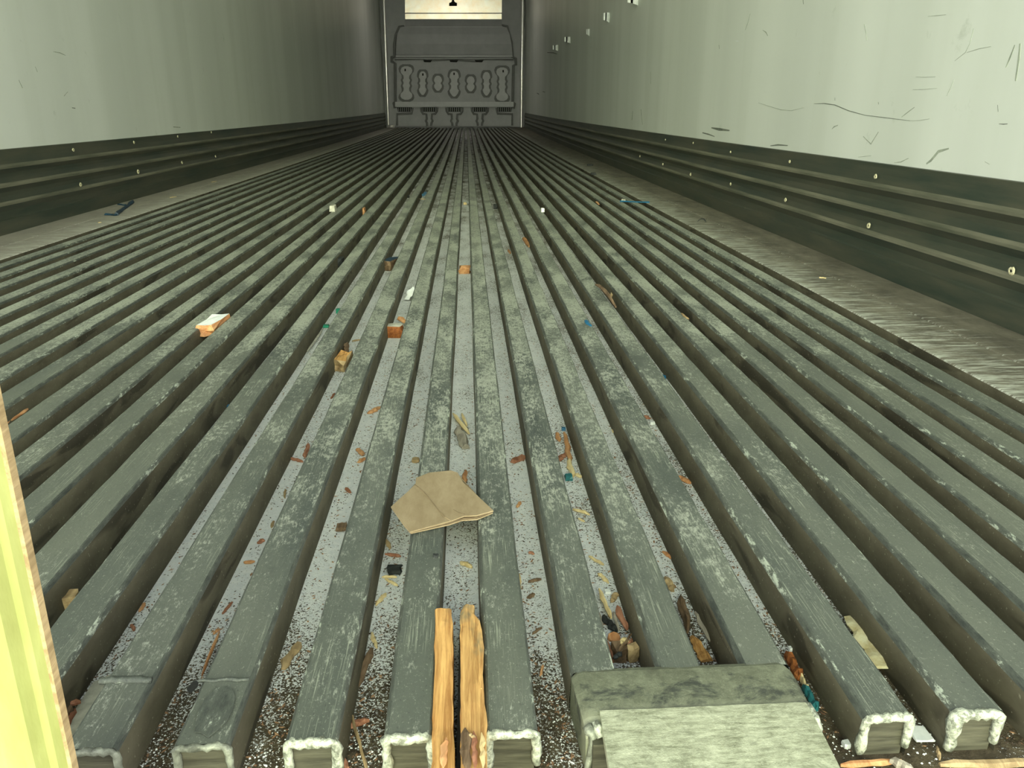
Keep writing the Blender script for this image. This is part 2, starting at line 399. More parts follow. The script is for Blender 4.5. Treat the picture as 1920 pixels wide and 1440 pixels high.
strip_on_wall(wr_, RW, [(1379, 77), (1385, 77)], 3, MT['white'])
LW = XL-.005
for pts, wd, mt in [([(100, 97), (112, 99), (123, 104)], 1.8, 'mark'), ([(135, 202), (141, 203)], 3.5, 'mark_dark'),
                    ([(35, 150), (42, 165)], 3, 'mark'), ([(66, 125), (70, 135)], 2.5, 'mark'), ([(120, 180), (127, 172)], 1.5, 'mark'),
                    ([(325, 238), (338, 239)], 2.5, 'mark')]:
    strip_on_wall(wl_, LW, pts, wd, MT[mt])

# ------------------------------------------------------------------ floor: pan, ribs, side strips
ys = ysteps(.27, 15.05)
pan = mesh('floor', *extr([(XL-.003, -H), (-.75, -H), (0, -H), (.5, -H), (XR+.09, -H)], ys), MT['pan']); tag(pan, kind='structure')
sill = mesh('door_sill', *box(XL-.06, XR+.06, .255, .33, -.16, -.0365), MT['pan'], pan)
under = mesh('underfloor', *box(XL-.06, XR+.15, .33, 15.2, -.10, -.0371), MT['pan'], pan)

RIB = {-18: -1.228, -17: -1.163, -16: -1.095, -15: -1.0175, -14: -.952, -13: -.880, -12: -.815, -11: -.743, -10: -.6745, -9: -.603, -8: -.540, -7: -.4735,
       -6: -.4075, -5: -.340, -4: -.2705, -3: -.2015, -2: -.131, -1: -.0675, 0: -.0015, 1: .0612, 2: .1251, 3: .1873, 4: .2523, 5: .315, 6: .3788, 7: .4405,
       8: .503, 9: .5645, 10: .6265, 11: .689}
WID = {-7: .0312, -8: .0326, -6: .035, -5: .032, -4: .031, -3: .0325, -2: .0305, -1: .0285, 0: .0312, 1: .0292, 2: .0292, 3: .031}
ribs = {}
for n in sorted(RIB):
    x = RIB[n]; wd = WID.get(n, .032 if n < 0 else .0298)
    ys = ysteps(Y0 if n not in (1, 2, 3) else .447, 15.0)
    prof = [(x-.0032, -H), (x-.0024, -.0050), (x-.0017, -.0026), (x-.0006, -.0008), (x+.0010, 0), (x+wd-.0010, 0), (x+wd+.0003, -.0006), (x+wd+.0010, -.0022), (x+wd+.0013, -.0050), (x+wd+.0016, -H)]
    def jit(i, j, X, Y, Z, n=n):
        k = noise.noise(Vector((Y*2.2, n*7.3, 0)))*.0010 + noise.noise(Vector((Y*9, n*3.1, 5)))*.0005
        X += k
        if i in (2, 3, 6, 7):
            e = noise.noise(Vector((Y*38, n*5.7, 9 if i > 4 else 2)))
            Z -= max(0, e-.15)*.0022; X += (1 if i < 5 else -1)*max(0, e-.15)*.0018
        if 1 < i < 8: Z += noise.noise(Vector((Y*1.7, n*11.0, 3)))*.0005
        return (X, Y, Z)
    v, f = extr(prof, ys, jit)
    k = len(prof)-1; mi = [(2, 1, 1, 1, 0, 1, 1, 1, 2)[q % k] for q in range(len(f))]
    r = mesh('rib', v, f, [MT['rib_top'], MT['rib_edge'], MT['rib_side']], pan, mi)
    ribs[n] = r
    if n in (1, 2, 3): continue
    # welded end: dark recessed cap with a lumpy bead round it
    mesh('end_cap', *box(x+.001, x+wd-.001, Y0+.002, Y0+.006, -H, -.0035), MT['cap'], r)
    rnd = random.Random(n*13+5)
    pts = [(x-.0008, Y0+.001, -H+.004)] + [(x-.0004+rnd.uniform(-.0004, .0004), Y0+.0005, -H+.004+(H-.009)*t/5) for t in range(1, 6)]
    pts += [(x+.0015, Y0, -.0028)] + [(x+.003+(wd-.006)*t/9, Y0+rnd.uniform(-.0008, .0004), -.0026+rnd.uniform(-.0005, .0005)) for t in range(10)] + [(x+wd-.0015, Y0, -.0030)]
    pts += [(x+wd+.0003+rnd.uniform(-.0004, .0004), Y0+.0005, -.006-(H-.014)*t/5) for t in range(6)]
    big = .0034 if n >= -2 else .0026
    rr = [big*rnd.uniform(.8, 1.15) for _ in pts]
    if n == 5:
        for q in range(3, 8): rr[q] *= 1.35
    mesh('weld_bead', *tube(pts, rr, 8, n+50, .18), MT['weld'] if n >= -2 else MT['weld_dull'], r, smooth=True)
# repair seam across one rib and a torn cap on the next
def bead_across(n, px, py, rad, mat):
    x = RIB[n]; p = onz(px, py); rnd = random.Random(n+99)
    pts = [(x-.004+(.032+.004)*t/9, p.y+rnd.uniform(-.001, .001), .0006) for t in range(10)]
    mesh('weld_bead', *tube(pts, [rad*rnd.uniform(.75, 1.1) for _ in pts], 8, 3, .2), mat, ribs[n], smooth=True)
bead_across(-4, 225, 1277, .0030, MT['rib_edge'])
bead_across(-3, 400, 1277, .0014, MT['rib_edge'])
p = onz(362, 1289); hole = []
for k in range(9):
    t = 2*math.pi*k/9; hole.append((p.x+math.cos(t)*.0032*(1+.3*math.sin(3*k)), p.y+math.sin(t)*.006, .0003))
mesh('torn_hole', *prism(hole, (0, 0, .0006)), MT['dark'], ribs[-3])
sp = onz(395, 1325); patch = []
rnd = random.Random(8)
for k in range(14):
    t = 2*math.pi*k/14; patch.append((RIB[-3]+.017+math.cos(t)*.013*rnd.uniform(.85, 1.05), .424+math.sin(t)*.024*rnd.uniform(.85, 1.05), .0004))
mesh('rough_patch', *prism(patch, (0, 0, .0006)), MT['rib_edge'], ribs[-3])

# side strips with a seam between their two boards
def side_board(x0, x1, zt=0.0):
    ys = ysteps(.39, 15.0)
    v, f = extr([(x0, -H), (x0, -.002), (x0+.002, zt), ((x0+x1)/2, zt), (x1-.002, zt), (x1, -.002), (x1, -H)], ys, (lambda i, j, x, y, z: (x+(xr(y) if i >= 4 else xr(y)/2 if i == 3 else 0), y, z)) if x1 > .9 else None)
    mi = [1 if (q % 6) in (0, 5) else 0 for q in range(len(f))]+[1]; f.append(tuple(range(7)))
    return mesh('side_board', v, f, [MT['strip'], MT['rib_side']], pan, mi)
side_board(.753, .862); side_board(.8645, XR-.001, .0004)
side_board(-1.372, -1.262); side_board(XL+.001, -1.3745, .0004)

# ------------------------------------------------------------------ scuff plates along both walls
def scuff(name, xw, s, label):
    pr = [(0, .257), (.005, .256), (.006, .247), (.009, .232), (.015, .212), (.0185, .205), (.0185, .199), (.013, .192), (.007, .184), (.008, .172), (.015, .156), (.0185, .149), (.0185, .143), (.013, .136), (.007, .127),
          (.008, .115), (.015, .100), (.0185, .094), (.0185, .088), (.014, .080), (.009, .070), (.009, .050), (.010, .046), (.0135, .044), (.0135, .0005), (0, .0005)]
    prof = [(xw+s*a, b) for a, b in pr]; ys = ysteps(.33, 15.0, 1.08, .06)
    v, f = extr(prof, ys, (lambda i, j, x, y, z: (x+xr(y), y, z)) if xw > 0 else None); k = len(prof)-1
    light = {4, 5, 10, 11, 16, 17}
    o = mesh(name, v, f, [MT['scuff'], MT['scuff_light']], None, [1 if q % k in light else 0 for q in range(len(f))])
    tag(o, kind='structure'); return o
bl = scuff('baseboard_left', XL-.004, 1, '')
br = scuff('baseboard_right', XR+.004, -1, '')
def rivet(parent, P, s, rpx, mat, core=None):
    r = rpx*pxm(P); n = 10; v = []; f = []; rnd = random.Random(int(P.y*997))
    for j, (rr, dx) in enumerate(((1.0, 0), (.85, .0018), (.45, .0022), (.38, .001))):
        for k in range(n):
            t = 2*math.pi*k/n; q = r*rr*(1+rnd.uniform(-.14, .14)); v.append((P.x+s*dx, P.y+math.cos(t)*q*1.2, P.z+math.sin(t)*q))
    for j in range(3):
        for k in range(n): f.append((j*n+k, j*n+(k+1) % n, (j+1)*n+(k+1) % n, (j+1)*n+k))
    mi = [0]*len(f); f.append(tuple(range(3*n, 4*n))); mi.append(1)
    mesh('rivet', v, f, [mat, core or MT['dark']], parent, mi)
def rivets(parent, X, s, lst, mat):
    for px, py, r in lst: rivet(parent, onx(px, py, X), s, r, mat)
rivets(br, XR-.0125, -1, [(1370, 285, 2.2), (1481, 303, 3.2), (1642, 331, 4.5), (1300, 268, 2), (1248, 262, 1.6)], MT['rivet'])
rivets(br, XR-.0125, -1, [(1473, 375, 4), (1629, 423, 5.5), (1897, 508, 8), (1295, 327, 3), (1370, 345, 3), (1243, 308, 2.4), (1200, 293, 2)], MT['rivet'])
rivets(br, XR-.0060, -1, [(1465, 421, 4), (1618, 477, 5.5), (1691, 503, 6), (1782, 539, 7), (1883, 580, 8), (1397, 393, 4)], MT['rivet_dull'])
rivets(bl, XL+.0125, 1, [(137, 281, 3.2), (251, 267, 2.6), (333, 256, 2.2), (396, 248, 2)], MT['rivet'])
rivets(bl, XL+.0125, 1, [(259, 322, 4.2), (151, 346, 4), (341, 305, 3), (404, 293, 2.4)], MT['rivet'])
rivets(bl, XL+.0060, 1, [(5, 420, 5), (60, 406, 3), (155, 383, 3)], MT['rivet_dull'])

# ------------------------------------------------------------------ front bulkhead
def B(u, v, y=15.0): return ony(680+u/5.3333, v/5.3333, y)
bk = empty('bulkhead', B(900, 1265, 15.0)); bk.location = (0, 0, 0)
tag(bk, 'grey moulded front bulkhead with seven raised medallions and vent slots at the far end', 'bulkhead')
def bp(name, poly, mat, y, d, smooth=False): return mesh(name, *prism([B(u, v, y) for u, v in poly], (0, d, 0)), mat, bk)
bp('back_panel', [(200, -60), (1620, -60), (1600, 1268), (255, 1268)], MT['bulk'], 15.03, .06)
bp('lower_skirt', [(335, 1060), (1505, 1060), (1500, 1262), (345, 1262)], MT['bulk'], 14.99, .03)
bp('face_panel', [(330, 600), (1505, 600), (1498, 1040), (340, 1040)], MT['bulk'], 14.97, .05)
# hood: faceted, leaning forward
hp = [[(428, 205), (1388, 205), 14.99], [(428, 262), (1392, 262), 14.93], [(375, 275), (1440, 275), 14.93], [(345, 340), (1468, 340), 14.90], [(335, 440), (1488, 440), 14.88], [(332, 540), (1498, 540), 14.92], [(332, 575), (1498, 575), 14.95]]
v = []; f = []
for a, b, y in hp:
    pa, pb = B(*a, y), B(*b, y); v += [pa, pb, (pa.x, 15.03, pa.z), (pb.x, 15.03, pb.z)]
for i in range(len(hp)-1):
    k = 4*i; f += [(k, k+1, k+5, k+4), (k+2, k, k+4, k+6), (k+1, k+3, k+7, k+5)]
f += [(0, 2, 3, 1), (4*len(hp)-4, 4*len(hp)-3, 4*len(hp)-1, 4*len(hp)-2)]
mesh('hood', v, f, MT['bulk'], bk)
for v_, th, y in ((562, 12, 14.92), (583, 8, 14.93)):
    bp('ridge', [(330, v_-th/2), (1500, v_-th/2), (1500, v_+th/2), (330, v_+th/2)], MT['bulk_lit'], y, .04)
bp('seam_gasket', [(320, 590), (600, 583), (640, 598), (900, 590), (1120, 605), (1230, 588), (1510, 592), (1510, 604), (1230, 602), (1120, 622), (900, 606), (640, 614), (600, 597), (320, 604)], MT['bulk_dark'], 14.95, .02)
for u in (650, 912, 1165):
    bp('torn_slot', [(u-45, 600), (u+45, 600), (u+30, 622), (u-35, 620)], MT['dark'], 14.945, .015)
def dark_outline(pts, r=.011, y=14.96, mat='bulk_dark'):  # dark tubes standing in for shade along the moulded recess lines
    mesh('dark_outline', *tube([B(u, v_, y) for u, v_ in pts], r*5.5, 6), MT[mat], bk)
dark_outline([(425, 300), (405, 268), (370, 272), (335, 350), (320, 440), (322, 560), (292, 572), (290, 615), (325, 635), (328, 1015), (312, 1030), (325, 1080)], .0055)
dark_outline([(1390, 310), (1400, 255), (1440, 262), (1485, 420), (1498, 570), (1530, 585), (1532, 645), (1508, 655), (1500, 1020), (1520, 1035), (1507, 1085)], .0055)
def med(u, vc, h, wdt, kind):
    # half widths down the height
    if kind == 'bell': ws = [(0, .3), (.04, .8), (.12, 1.0), (.2, .9), (.28, .5), (.36, .45), (.42, .62), (.5, .45), (.58, .62), (.66, .45), (.74, .5), (.82, .95), (.9, 1.0), (.96, .8), (1, .3)]
    elif kind == 'tall': ws = [(0, .3), (.06, .7), (.16, .9), (.26, .95), (.32, .65), (.42, .6), (.5, .85), (.58, .6), (.68, .65), (.76, .95), (.86, .8), (.94, .5), (1, .2)]
    else: ws = [(0, .3), (.1, .75), (.25, .95), (.36, .95), (.5, .62), (.64, .95), (.78, .9), (.9, .6), (1, .25)]
    def outl(gr):
        L = [(u-(wdt/2*w_+gr), vc-h/2+h*t + (gr*(2*t-1))) for t, w_ in ws]
        R = [(u+(wdt/2*w_+gr), vc-h/2+h*t + (gr*(2*t-1))) for t, w_ in ws]
        return L + R[::-1]
    bp('medallion_surround', outl(20), MT['bulk_dark'], 14.962, .01)  # recess shade painted as a flush dark ring
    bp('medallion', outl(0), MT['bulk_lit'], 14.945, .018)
for a in ((437, 830, 335, 118, 'bell'), (600, 832, 235, 80, 'tall'), (753, 832, 150, 82, 'small'), (915, 838, 255, 98, 'tall'), (1080, 838, 150, 82, 'small'), (1238, 838, 235, 80, 'tall'), (1395, 842, 335, 118, 'bell')): med(*a)
for u, v_ in ((425, 700), (602, 745), (914, 738), (1405, 712)): bp('bolt_hole', [(u-7, v_-12), (u+7, v_-12), (u+7, v_+12), (u-7, v_+12)], MT['dark'], 14.94, .005)
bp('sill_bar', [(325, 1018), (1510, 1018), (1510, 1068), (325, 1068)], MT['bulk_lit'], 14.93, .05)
for i, (a, b) in enumerate(((345, 490), (590, 742), (840, 996), (1094, 1246), (1345, 1495))):
    bp('vent_grille', [(a, 1073), (b, 1073), (b-8, 1118), (a+8, 1118)], MT['grille'], 14.975, .01)
    A = Acc()
    for q in range(7):
        uu = a+14+q*(b-a-28)/6
        A.add(prism([B(uu-2.5, 1075, 14.965), B(uu+2.5, 1075, 14.965), B(uu+2.5, 1114, 14.965), B(uu-2.5, 1114, 14.965)], (0, .01, 0)))
    A.out('vent_bar', MT['bulk'], bk)
for u in (665, 918, 1172):
    dark_outline([(u-82, 1075), (u-78, 1112), (u-60, 1140), (u-28, 1142), (u-25, 1190), (u-34, 1208), (u-22, 1232), (u-20, 1258)], .0036, 14.975)
    dark_outline([(u+82, 1075), (u+78, 1112), (u+60, 1140), (u+28, 1142), (u+25, 1190), (u+34, 1208), (u+22, 1232), (u+20, 1258)], .0036, 14.975)
dark_outline([(500, 1078), (492, 1135), (345, 1142), (345, 1255)], .0036, 14.975)
dark_outline([(1340, 1078), (1348, 1135), (1495, 1142), (1495, 1255)], .0036, 14.975)
for a, b in ((670, 690), (700, 735), (1040, 1065), (1075, 1100), (430, 450)):
    pass
# shiny evaporator panel above the hood
ev = empty('evaporator_panel'); tag(ev, 'shiny sheet metal panel above the grey bulkhead hood', 'panel')
def ep(name, poly, mat, y, d): return mesh(name, *prism([B(u, v_, y) for u, v_ in poly], (0, d, 0)), mat, ev)
ep('upper_sheet', [(422, -80), (1392, -80), (1392, 128), (424, 128)], MT['sheet'], 14.985, .02)
ep('lower_sheet', [(424, 137), (1390, 137), (1390, 192), (426, 192)], MT['sheet'], 14.965, .03)
ep('joint', [(424, 128), (1392, 128), (1392, 137), (424, 137)], MT['dark'], 14.995, .01)
hk = empty('hook'); tag(hk, 'small black latch hanging in front of the shiny metal panel', 'latch')
mesh('latch_plate', *prism([B(u, v_, 14.95) for u, v_ in ((865, 30), (885, 22), (898, 5), (910, 5), (925, 22), (943, 30), (943, 58), (865, 58))], (0, .02, 0)), MT['dark'], hk)
mesh('latch_stem', *tube([B(904, 10, 14.96), B(904, -60, 14.96)], .02, 6), MT['dark'], hk)
# bright corner trims
def corner(name, pts, foot=None):
    A = Acc()
    n = 8
    for (u0, u1, v0), (u2, u3, v1) in zip(pts[:-1], pts[1:]):
        rows = []
        for (ua, ub, vv) in ((u0, u1, v0), (u2, u3, v1)):
            pa, pb = B(ua, vv, 14.93), B(ub, vv, 14.93); cx = (pa.x+pb.x)/2; r = (pb.x-pa.x)/2
            rows.append([(cx-r*math.cos(math.pi*k/n), 14.96-r*1.1*math.sin(math.pi*k/n), pa.z) for k in range(n+1)])
        vv = rows[0]+rows[1]; A.add((vv, [(k, k+1, k+n+2, k+n+1) for k in range(n)]))
    if foot:
        a, b = foot; A.add(prism([B(a, 1248, 14.9), B(b, 1250, 14.9), B(b, 1278, 14.9), B(a, 1278, 14.9)], (0, .04, 0)))
    o = A.out(name, MT['trim'], None, True); tag(o, kind='structure'); return o
corner('trim_1', [(188, 222, -120), (212, 246, 500), (246, 268, 1275)], (250, 322))
corner('trim_2', [(1588, 1622, -120), (1578, 1610, 500), (1574, 1600, 1280)])

dl = empty('dome_lamp'); tag(dl, 'round dome lamp on the ceiling near the bulkhead', 'lamp')
def disc(cx, cy, z0, z1, r0, r1, n=24):
    v = [(cx+r0*math.cos(2*math.pi*k/n), cy+r0*math.sin(2*math.pi*k/n), z0) for k in range(n)]+[(cx+r1*math.cos(2*math.pi*k/n), cy+r1*math.sin(2*math.pi*k/n), z1) for k in range(n)]
    return v, [tuple(range(n)), tuple(range(n, 2*n))[::-1]]+[(k, k+n, (k+1) % n+n, (k+1) % n) for k in range(n)]
mesh('lamp_base', *disc(DL[0], DL[1], 2.62, 2.55, .16, .15), MT['bulk'], dl)
mesh('lamp_lens', *disc(DL[0], DL[1], 2.55, 2.50, .14, .11), MT['white'], dl)
# ------------------------------------------------------------------ white curled tags on the right wall
def wall_tag(px, py, wpx, hpx, curl, label):
    P = onx(px, py, RW-.0005); P = onx(px, py, RW-.0005+xr(P.y)); s = pxm(P); w_ = wpx*s; h_ = hpx*s
    v = []; f = []; n = 5
    for i in range(n):
        t = i/(n-1)
        for z in (1, -1):
            v.append((P.x-w_*t, P.y-curl*4*t*(1-t)-curl*t, P.z+z*h_/2*(1-.3*t)+.1*h_*t))
    for i in range(n-1): f.append((2*i, 2*i+1, 2*i+3, 2*i+2))
    b = len(v); v += [(a+.0015, b_, c_) for a, b_, c_ in v]; f += [tuple(q+b for q in reversed(k)) for k in f[:]]
    for i in range(n-1): f += [(2*i, 2*i+2, 2*i+2+b, 2*i+b), (2*i+1, 2*i+1+b, 2*i+3+b, 2*i+3)]
    f += [(0, b, b+1, 1), (2*n-2, 2*n-1, b+2*n-1, b+2*n-2)]
    tag(mesh('wall_tag', v, f, MT['white']), label, 'tag', 'white tags on the right wall')
wall_tag(1196, 0, 20, 18, .01, 'white tag cut by the top edge of the picture, highest on the right wall')
wall_tag(1142, 33, 11, 17, .012, 'white tag curling off a dark scrap, second highest on the right wall')
wall_tag(1105, 61, 6, 12, .01, 'thinnest white tag, seen edge-on in the middle of the rising row')
wall_tag(1069, 75, 11, 11, .01, 'squarish white tag second from the bulkhead on the right wall')
wall_tag(1046, 90, 10, 10, .01, 'white tag nearest the bulkhead, lowest of the row on the right wall')

# ------------------------------------------------------------------ yellow-green post at the left of the doorway
po = empty('post'); tag(po, 'pale yellow-green grooved post at the lower left corner of the doorway', 'post')
def post_x(z): return -.2065 + (z-.081)*.030
prof = [(.0, 0), (-.0025, -.004), (-.006, -.0045), (-.009, -.010), (-.020, -.012), (-.028, -.011), (-.031, -.006), (-.046, -.006), (-.049, -.011), (-.062, -.012), (-.066, -.008), (-.090, -.008), (-.094, 0), (-.094, .004), (0, .004)]
zs = [-.0355]+[i*.05 for i in range(0, 19)]
v = []; f = []; n = len(prof)
for j, z in enumerate(zs):
    for x, y in prof: v.append((post_x(z)+x, .30+y, z))
for j in range(len(zs)-1):
    for i in range(n): f.append((j*n+i, j*n+(i+1) % n, (j+1)*n+(i+1) % n, (j+1)*n+i))
f.append(tuple(range(n))[::-1]); f.append(tuple(range((len(zs)-1)*n, len(zs)*n)))
mesh('grooved_face', v, f, MT['post'], po)
zz0, zz1 = -.0355, .9
mesh('edge_strip', *prism([(post_x(zz0)-.0005, .2995, zz0), (post_x(zz1)-.0005, .2995, zz1), (post_x(zz1)-.0005, .3045, zz1), (post_x(zz0)-.0005, .3045, zz0)], (.0020, 0, 0)), MT['tan_wood'], po)

# ------------------------------------------------------------------ welded end bar and sloping lip
eb = empty('ramp_bracket'); tag(eb, 'wide worn aluminium bracket welded across three rib ends in the right foreground', 'bracket')
def grid_surf(fn, nu, nv):
    v = [fn(i/(nu-1), j/(nv-1)) for j in range(nv) for i in range(nu)]
    f = [(j*nu+i, j*nu+i+1, (j+1)*nu+i+1, (j+1)*nu+i) for j in range(nv-1) for i in range(nu-1)]
    return v, f
XA, XB = .0595, .2190
pr = [(.452, -H), (.4525, -.004), (.4505, -.0006), (.446, .0010), (.438, .0014), (.426, .0014), (.414, .0010), (.405, 0), (.399, -.0030), (.396, -.0080), (.395, -H)]
def fn(i, j):
    x = XA + (XB-XA)*i; y, z = pr[min(int(round(j*(len(pr)-1))), len(pr)-1)]
    e = min(i, 1-i)*(XB-XA)
    if e < .006: z -= (.006-e)**2*90; y -= (.006-e)*.6*(1 if y > .43 else 0)
    x -= (.43-y)*(.10 if i < .5 else -.03)*-1*abs(i-.5)*2 if y < .43 else 0
    z += noise.noise(Vector((x*60, y*60, 3)))*.0007
    return (x, y, max(z, -H+.0002))
v, f = grid_surf(fn, 40, len(pr))
b = len(v)
# side faces
L = [k*40 for k in range(len(pr))]; R = [k*40+39 for k in range(len(pr))]
f.append(tuple(L)); f.append(tuple(R[::-1]))
mesh('end_bar', v, f, MT['casting'], eb, smooth=False)
def lf(i, j):
    x = (.0735+(.2150-.0735)*i); y = .4075 - j*.13; z = .0018 - .0 - (j**1.3)*.012
    x += -.004*j if i < .5 else .0; z += noise.noise(Vector((x*80, y*25, 8)))*.0005
    return (x, y, z)
v, f = grid_surf(lf, 30, 14); b = len(v)
v += [(a, c_, d-.006) for a, c_, d in v]; f += [tuple(q+b for q in reversed(k)) for k in f[:]]
for i in range(29): f += [(i, i+b, i+1+b, i+1)]; k = 13*30+i; f += [(k, k+1, k+1+b, k+b)]
for j in range(13): k = j*30; f += [(k, k+30, k+30+b, k+b)]; k += 29; f += [(k, k+b, k+30+b, k+30)]
mesh('sloping_lip', v, f, MT['lip'], eb)
rnd = random.Random(3)
pts = [(.0635, .400, -.003), (.0655, .397, -.005), (.068, .395, -.007), (.067, .394, -.013), (.066, .393, -.020), (.0645, .392, -.028), (.063, .391, -.034)]
mesh('weld_bead', *tube(pts, [.003, .0036, .0034, .0026, .0024, .0022, .002], 8, 2, .2), MT['weld_dull'], eb, smooth=True)
pts = [(.069, .401, -.001), (.071, .397, -.004), (.0725, .393, -.007)]
mesh('weld_bead', *tube(pts, [.0025, .004, .003], 8, 7, .2), MT['weld'], eb, smooth=True)
pts = [(.2165, .409, -.001), (.2185, .401, -.005), (.2195, .396, -.010), (.2195, .395, -.02)]
mesh('weld_bead', *tube(pts, [.0025, .0034, .0034, .0025], 8, 9, .2), MT['weld'], eb, smooth=True)
mesh('underside_box', *box(.0665, .2165, .388, .3948, -H, -.008), MT['cap'], eb)

# ------------------------------------------------------------------ loose things
def splinter(p1, p2, wd, th, seed, n=7, taper=(.35, .35), curve=0.0, tilt=0.0):
    """a torn sliver from p1 to p2, jagged outline, curved back"""
    rnd = random.Random(seed); p1, p2 = Vector(p1), Vector(p2); d = (p2-p1); L = d.length
    if L < 1e-5: d = Vector((0, 1, 0)); L = 1e-3
    d.normalize(); s = d.cross(Vector((0, 0, 1))).normalized(); up = s.cross(d)
    v = []; f = []
    for i in range(n):
        t = i/(n-1); e = 1.0
        if t < .2: e = taper[0]+(1-taper[0])*t/.2
        if t > .8: e = taper[1]+(1-taper[1])*(1-t)/.2
        hl, hr = wd/2*e*rnd.uniform(.58, 1.2), wd/2*e*rnd.uniform(.58, 1.2)
        c_ = p1 + d*(L*t) + up*(curve*4*t*(1-t)) + s*(rnd.uniform(-.1, .1)*wd)
        tt = th*rnd.uniform(.7, 1.1)*(.5+.5*e)
        tl = s*0
        v += [c_-s*hl+up*(tilt*-hl), c_-s*hl*.6+up*(tt-tilt*hl), c_+s*hr*.3+up*(tt*rnd.uniform(.8, 1.25)), c_+s*hr+up*(tt*.5+tilt*hr), c_+s*hr*.9+up*(tilt*hr)]
    m = 5
    for i in range(n-1):
        for k in range(m): f.append((i*m+k, i*m+(k+1) % m, (i+1)*m+(k+1) % m, (i+1)*m+k))
    f.append(tuple(range(m))[::-1]); f.append(tuple(range((n-1)*m, n*m)))
    return v, f
def chunk(p, lx, ly, lz, rot, seed, wob=.14, n=2):
    """broken block with cut corners; 26 jittered surface points of a 3x3x3 lattice"""
    rnd = random.Random(seed); idx = {}; v = []; f = []
    cr_, sr_ = math.cos(rot), math.sin(rot)
    for i in range(n+1):
        for j in range(n+1):
            for k in range(n+1):
                if 0 < i < n and 0 < j < n and 0 < k < n: continue
                x, y, z = (i/n-.5), (j/n-.5), (k/n)
                q = 1-.10*((abs(x) > .4)+(abs(y) > .4)+(k in (0, n)) > 2)
                x = (x*q+rnd.uniform(-wob, wob)*.5)*lx; y = (y*q+rnd.uniform(-wob, wob)*.5)*ly; z = (z+(rnd.uniform(-wob, wob)*.5 if k else 0))*lz
                idx[i, j, k] = len(v); v.append((p[0]+x*cr_-y*sr_, p[1]+x*sr_+y*cr_, p[2]+z))
    mi = []
    for a in range(n):
        for b in range(n):
            for q, m_ in ((((a, b, 0), (a, b+1, 0), (a+1, b+1, 0), (a+1, b, 0)), 1), (((a, b, n), (a+1, b, n), (a+1, b+1, n), (a, b+1, n)), 0),
                      (((a, 0, b), (a+1, 0, b), (a+1, 0, b+1), (a, 0, b+1)), 1), (((a, n, b), (a, n, b+1), (a+1, n, b+1), (a+1, n, b)), 1),
                      (((0, a, b), (0, a, b+1), (0, a+1, b+1), (0, a+1, b)), 0), (((n, a, b), (n, a+1, b), (n, a+1, b+1), (n, a, b+1)), 1)):
                f.append(tuple(idx[t] for t in q)); mi.append(m_)
    return v, f, mi
CZ = -H+.0006
sid = [100]
def S(name, cat, label, a, b, wpx, mat, z='C', th=.0022, group=None, curve=0.0, taper=(.35, .35), tilt=0.0, dz=0.0, dz2=None):
    sid[0] += 1; zz = {'C': CZ, 'T': .0006}[z]+dz
    zb = zz if dz2 is None else {'C': CZ, 'T': .0006}[z]+dz2
    p1, p2 = onz(*a, zz), onz(*b, zb); s = pxm((p1+p2)/2)
    o = mesh(name, *splinter(p1, p2, wpx*s, th, sid[0], 7, taper, curve, tilt), MT[mat])
    return tag(o, label, cat, group)
def K(name, cat, label, c_, wpx, hpx, mats, z='C', lz=None, rot=0.0, group=None, dz=0.0, ly=None, wob=.14):
    """chunk whose base sits at pixel c_"""
    sid[0] += 1; zz = {'C': CZ, 'T': .0004}[z]+dz; P = onz(*c_, zz); s = pxm(P)
    lz = lz or hpx*s*.6; P.y += (ly or wpx*s)*.5
    v, f, mi = chunk(P, wpx*s, ly or wpx*s, lz, rot, sid[0], wob)
    o = mesh(name, v, f, [MT[m] for m in mats] if len(mats) > 1 else [MT[mats[0]]]*2, None, mi)
    return tag(o, label, cat, group)

# two long splintered boards wedged in a channel
def stick(name, label, xl0, xr0, xl1, xr1, ya, yb, ztop, seed, mats, notch):
    rnd = random.Random(seed); n = 26; v = []; f = []
    for i in range(n):
        t = i/(n-1); y = ya+(yb-ya)*t
        l = xl0+(xl1-xl0)*t+rnd.uniform(-.0006, .0006); r_ = xr0+(xr1-xr0)*t+rnd.uniform(-.0007, .0007)
        if notch:
            if .30 < t < .62 and notch == 2: r_ += .0018*(1-abs(t-.46)/.16)
            if t > .93: r_ -= .004 if notch == 2 else .001
            if notch == 2 and t > .965: l += .002
            if notch == 2 and t < .12: l += .0015+rnd.uniform(0, .001)
            if notch == 1 and t < .10: l -= .001
        zt = ztop+rnd.uniform(-.0002, .0002); c_ = (l+r_)/2
        v += [(l, y, -H+.0005), (l, y, zt-.0012), (l+.0016, y, zt), (l+(r_-l)*.35, y, zt+.0004+rnd.uniform(-.0001, .0002)), (l+(r_-l)*.65, y, zt-.0005+rnd.uniform(-.0002, .0002)), (r_-.0016, y, zt-.0003), (r_, y, zt-.0018), (r_, y, -H+.0005)]
    m = 8
    for i in range(n-1):
        for k in range(m): f.append((i*m+k, i*m+(k+1) % m, (i+1)*m+(k+1) % m, (i+1)*m+k))
    f.append(tuple(range(m))[::-1]); f.append(tuple(range((n-1)*m, n*m)))
    return tag(mesh(name, v, f, mats), label, 'wood stick', 'two long sticks wedged between ribs')
stick('wooden_stick', 'orange-yellow squared stick wedged between ribs, left one of the pair at the bottom edge', -.0360, -.0218, -.0405, -.0272, .300, .5255, .0022, 1, MT['yellow_wood'], 1)
stick('wooden_stick', 'splintered stick with rotten dark lower end, right one of the pair at the bottom edge', -.0193, -.0030, -.0205, -.0055, .300, .5285, .0026, 2, MT['yellow_wood_grey'], 2)
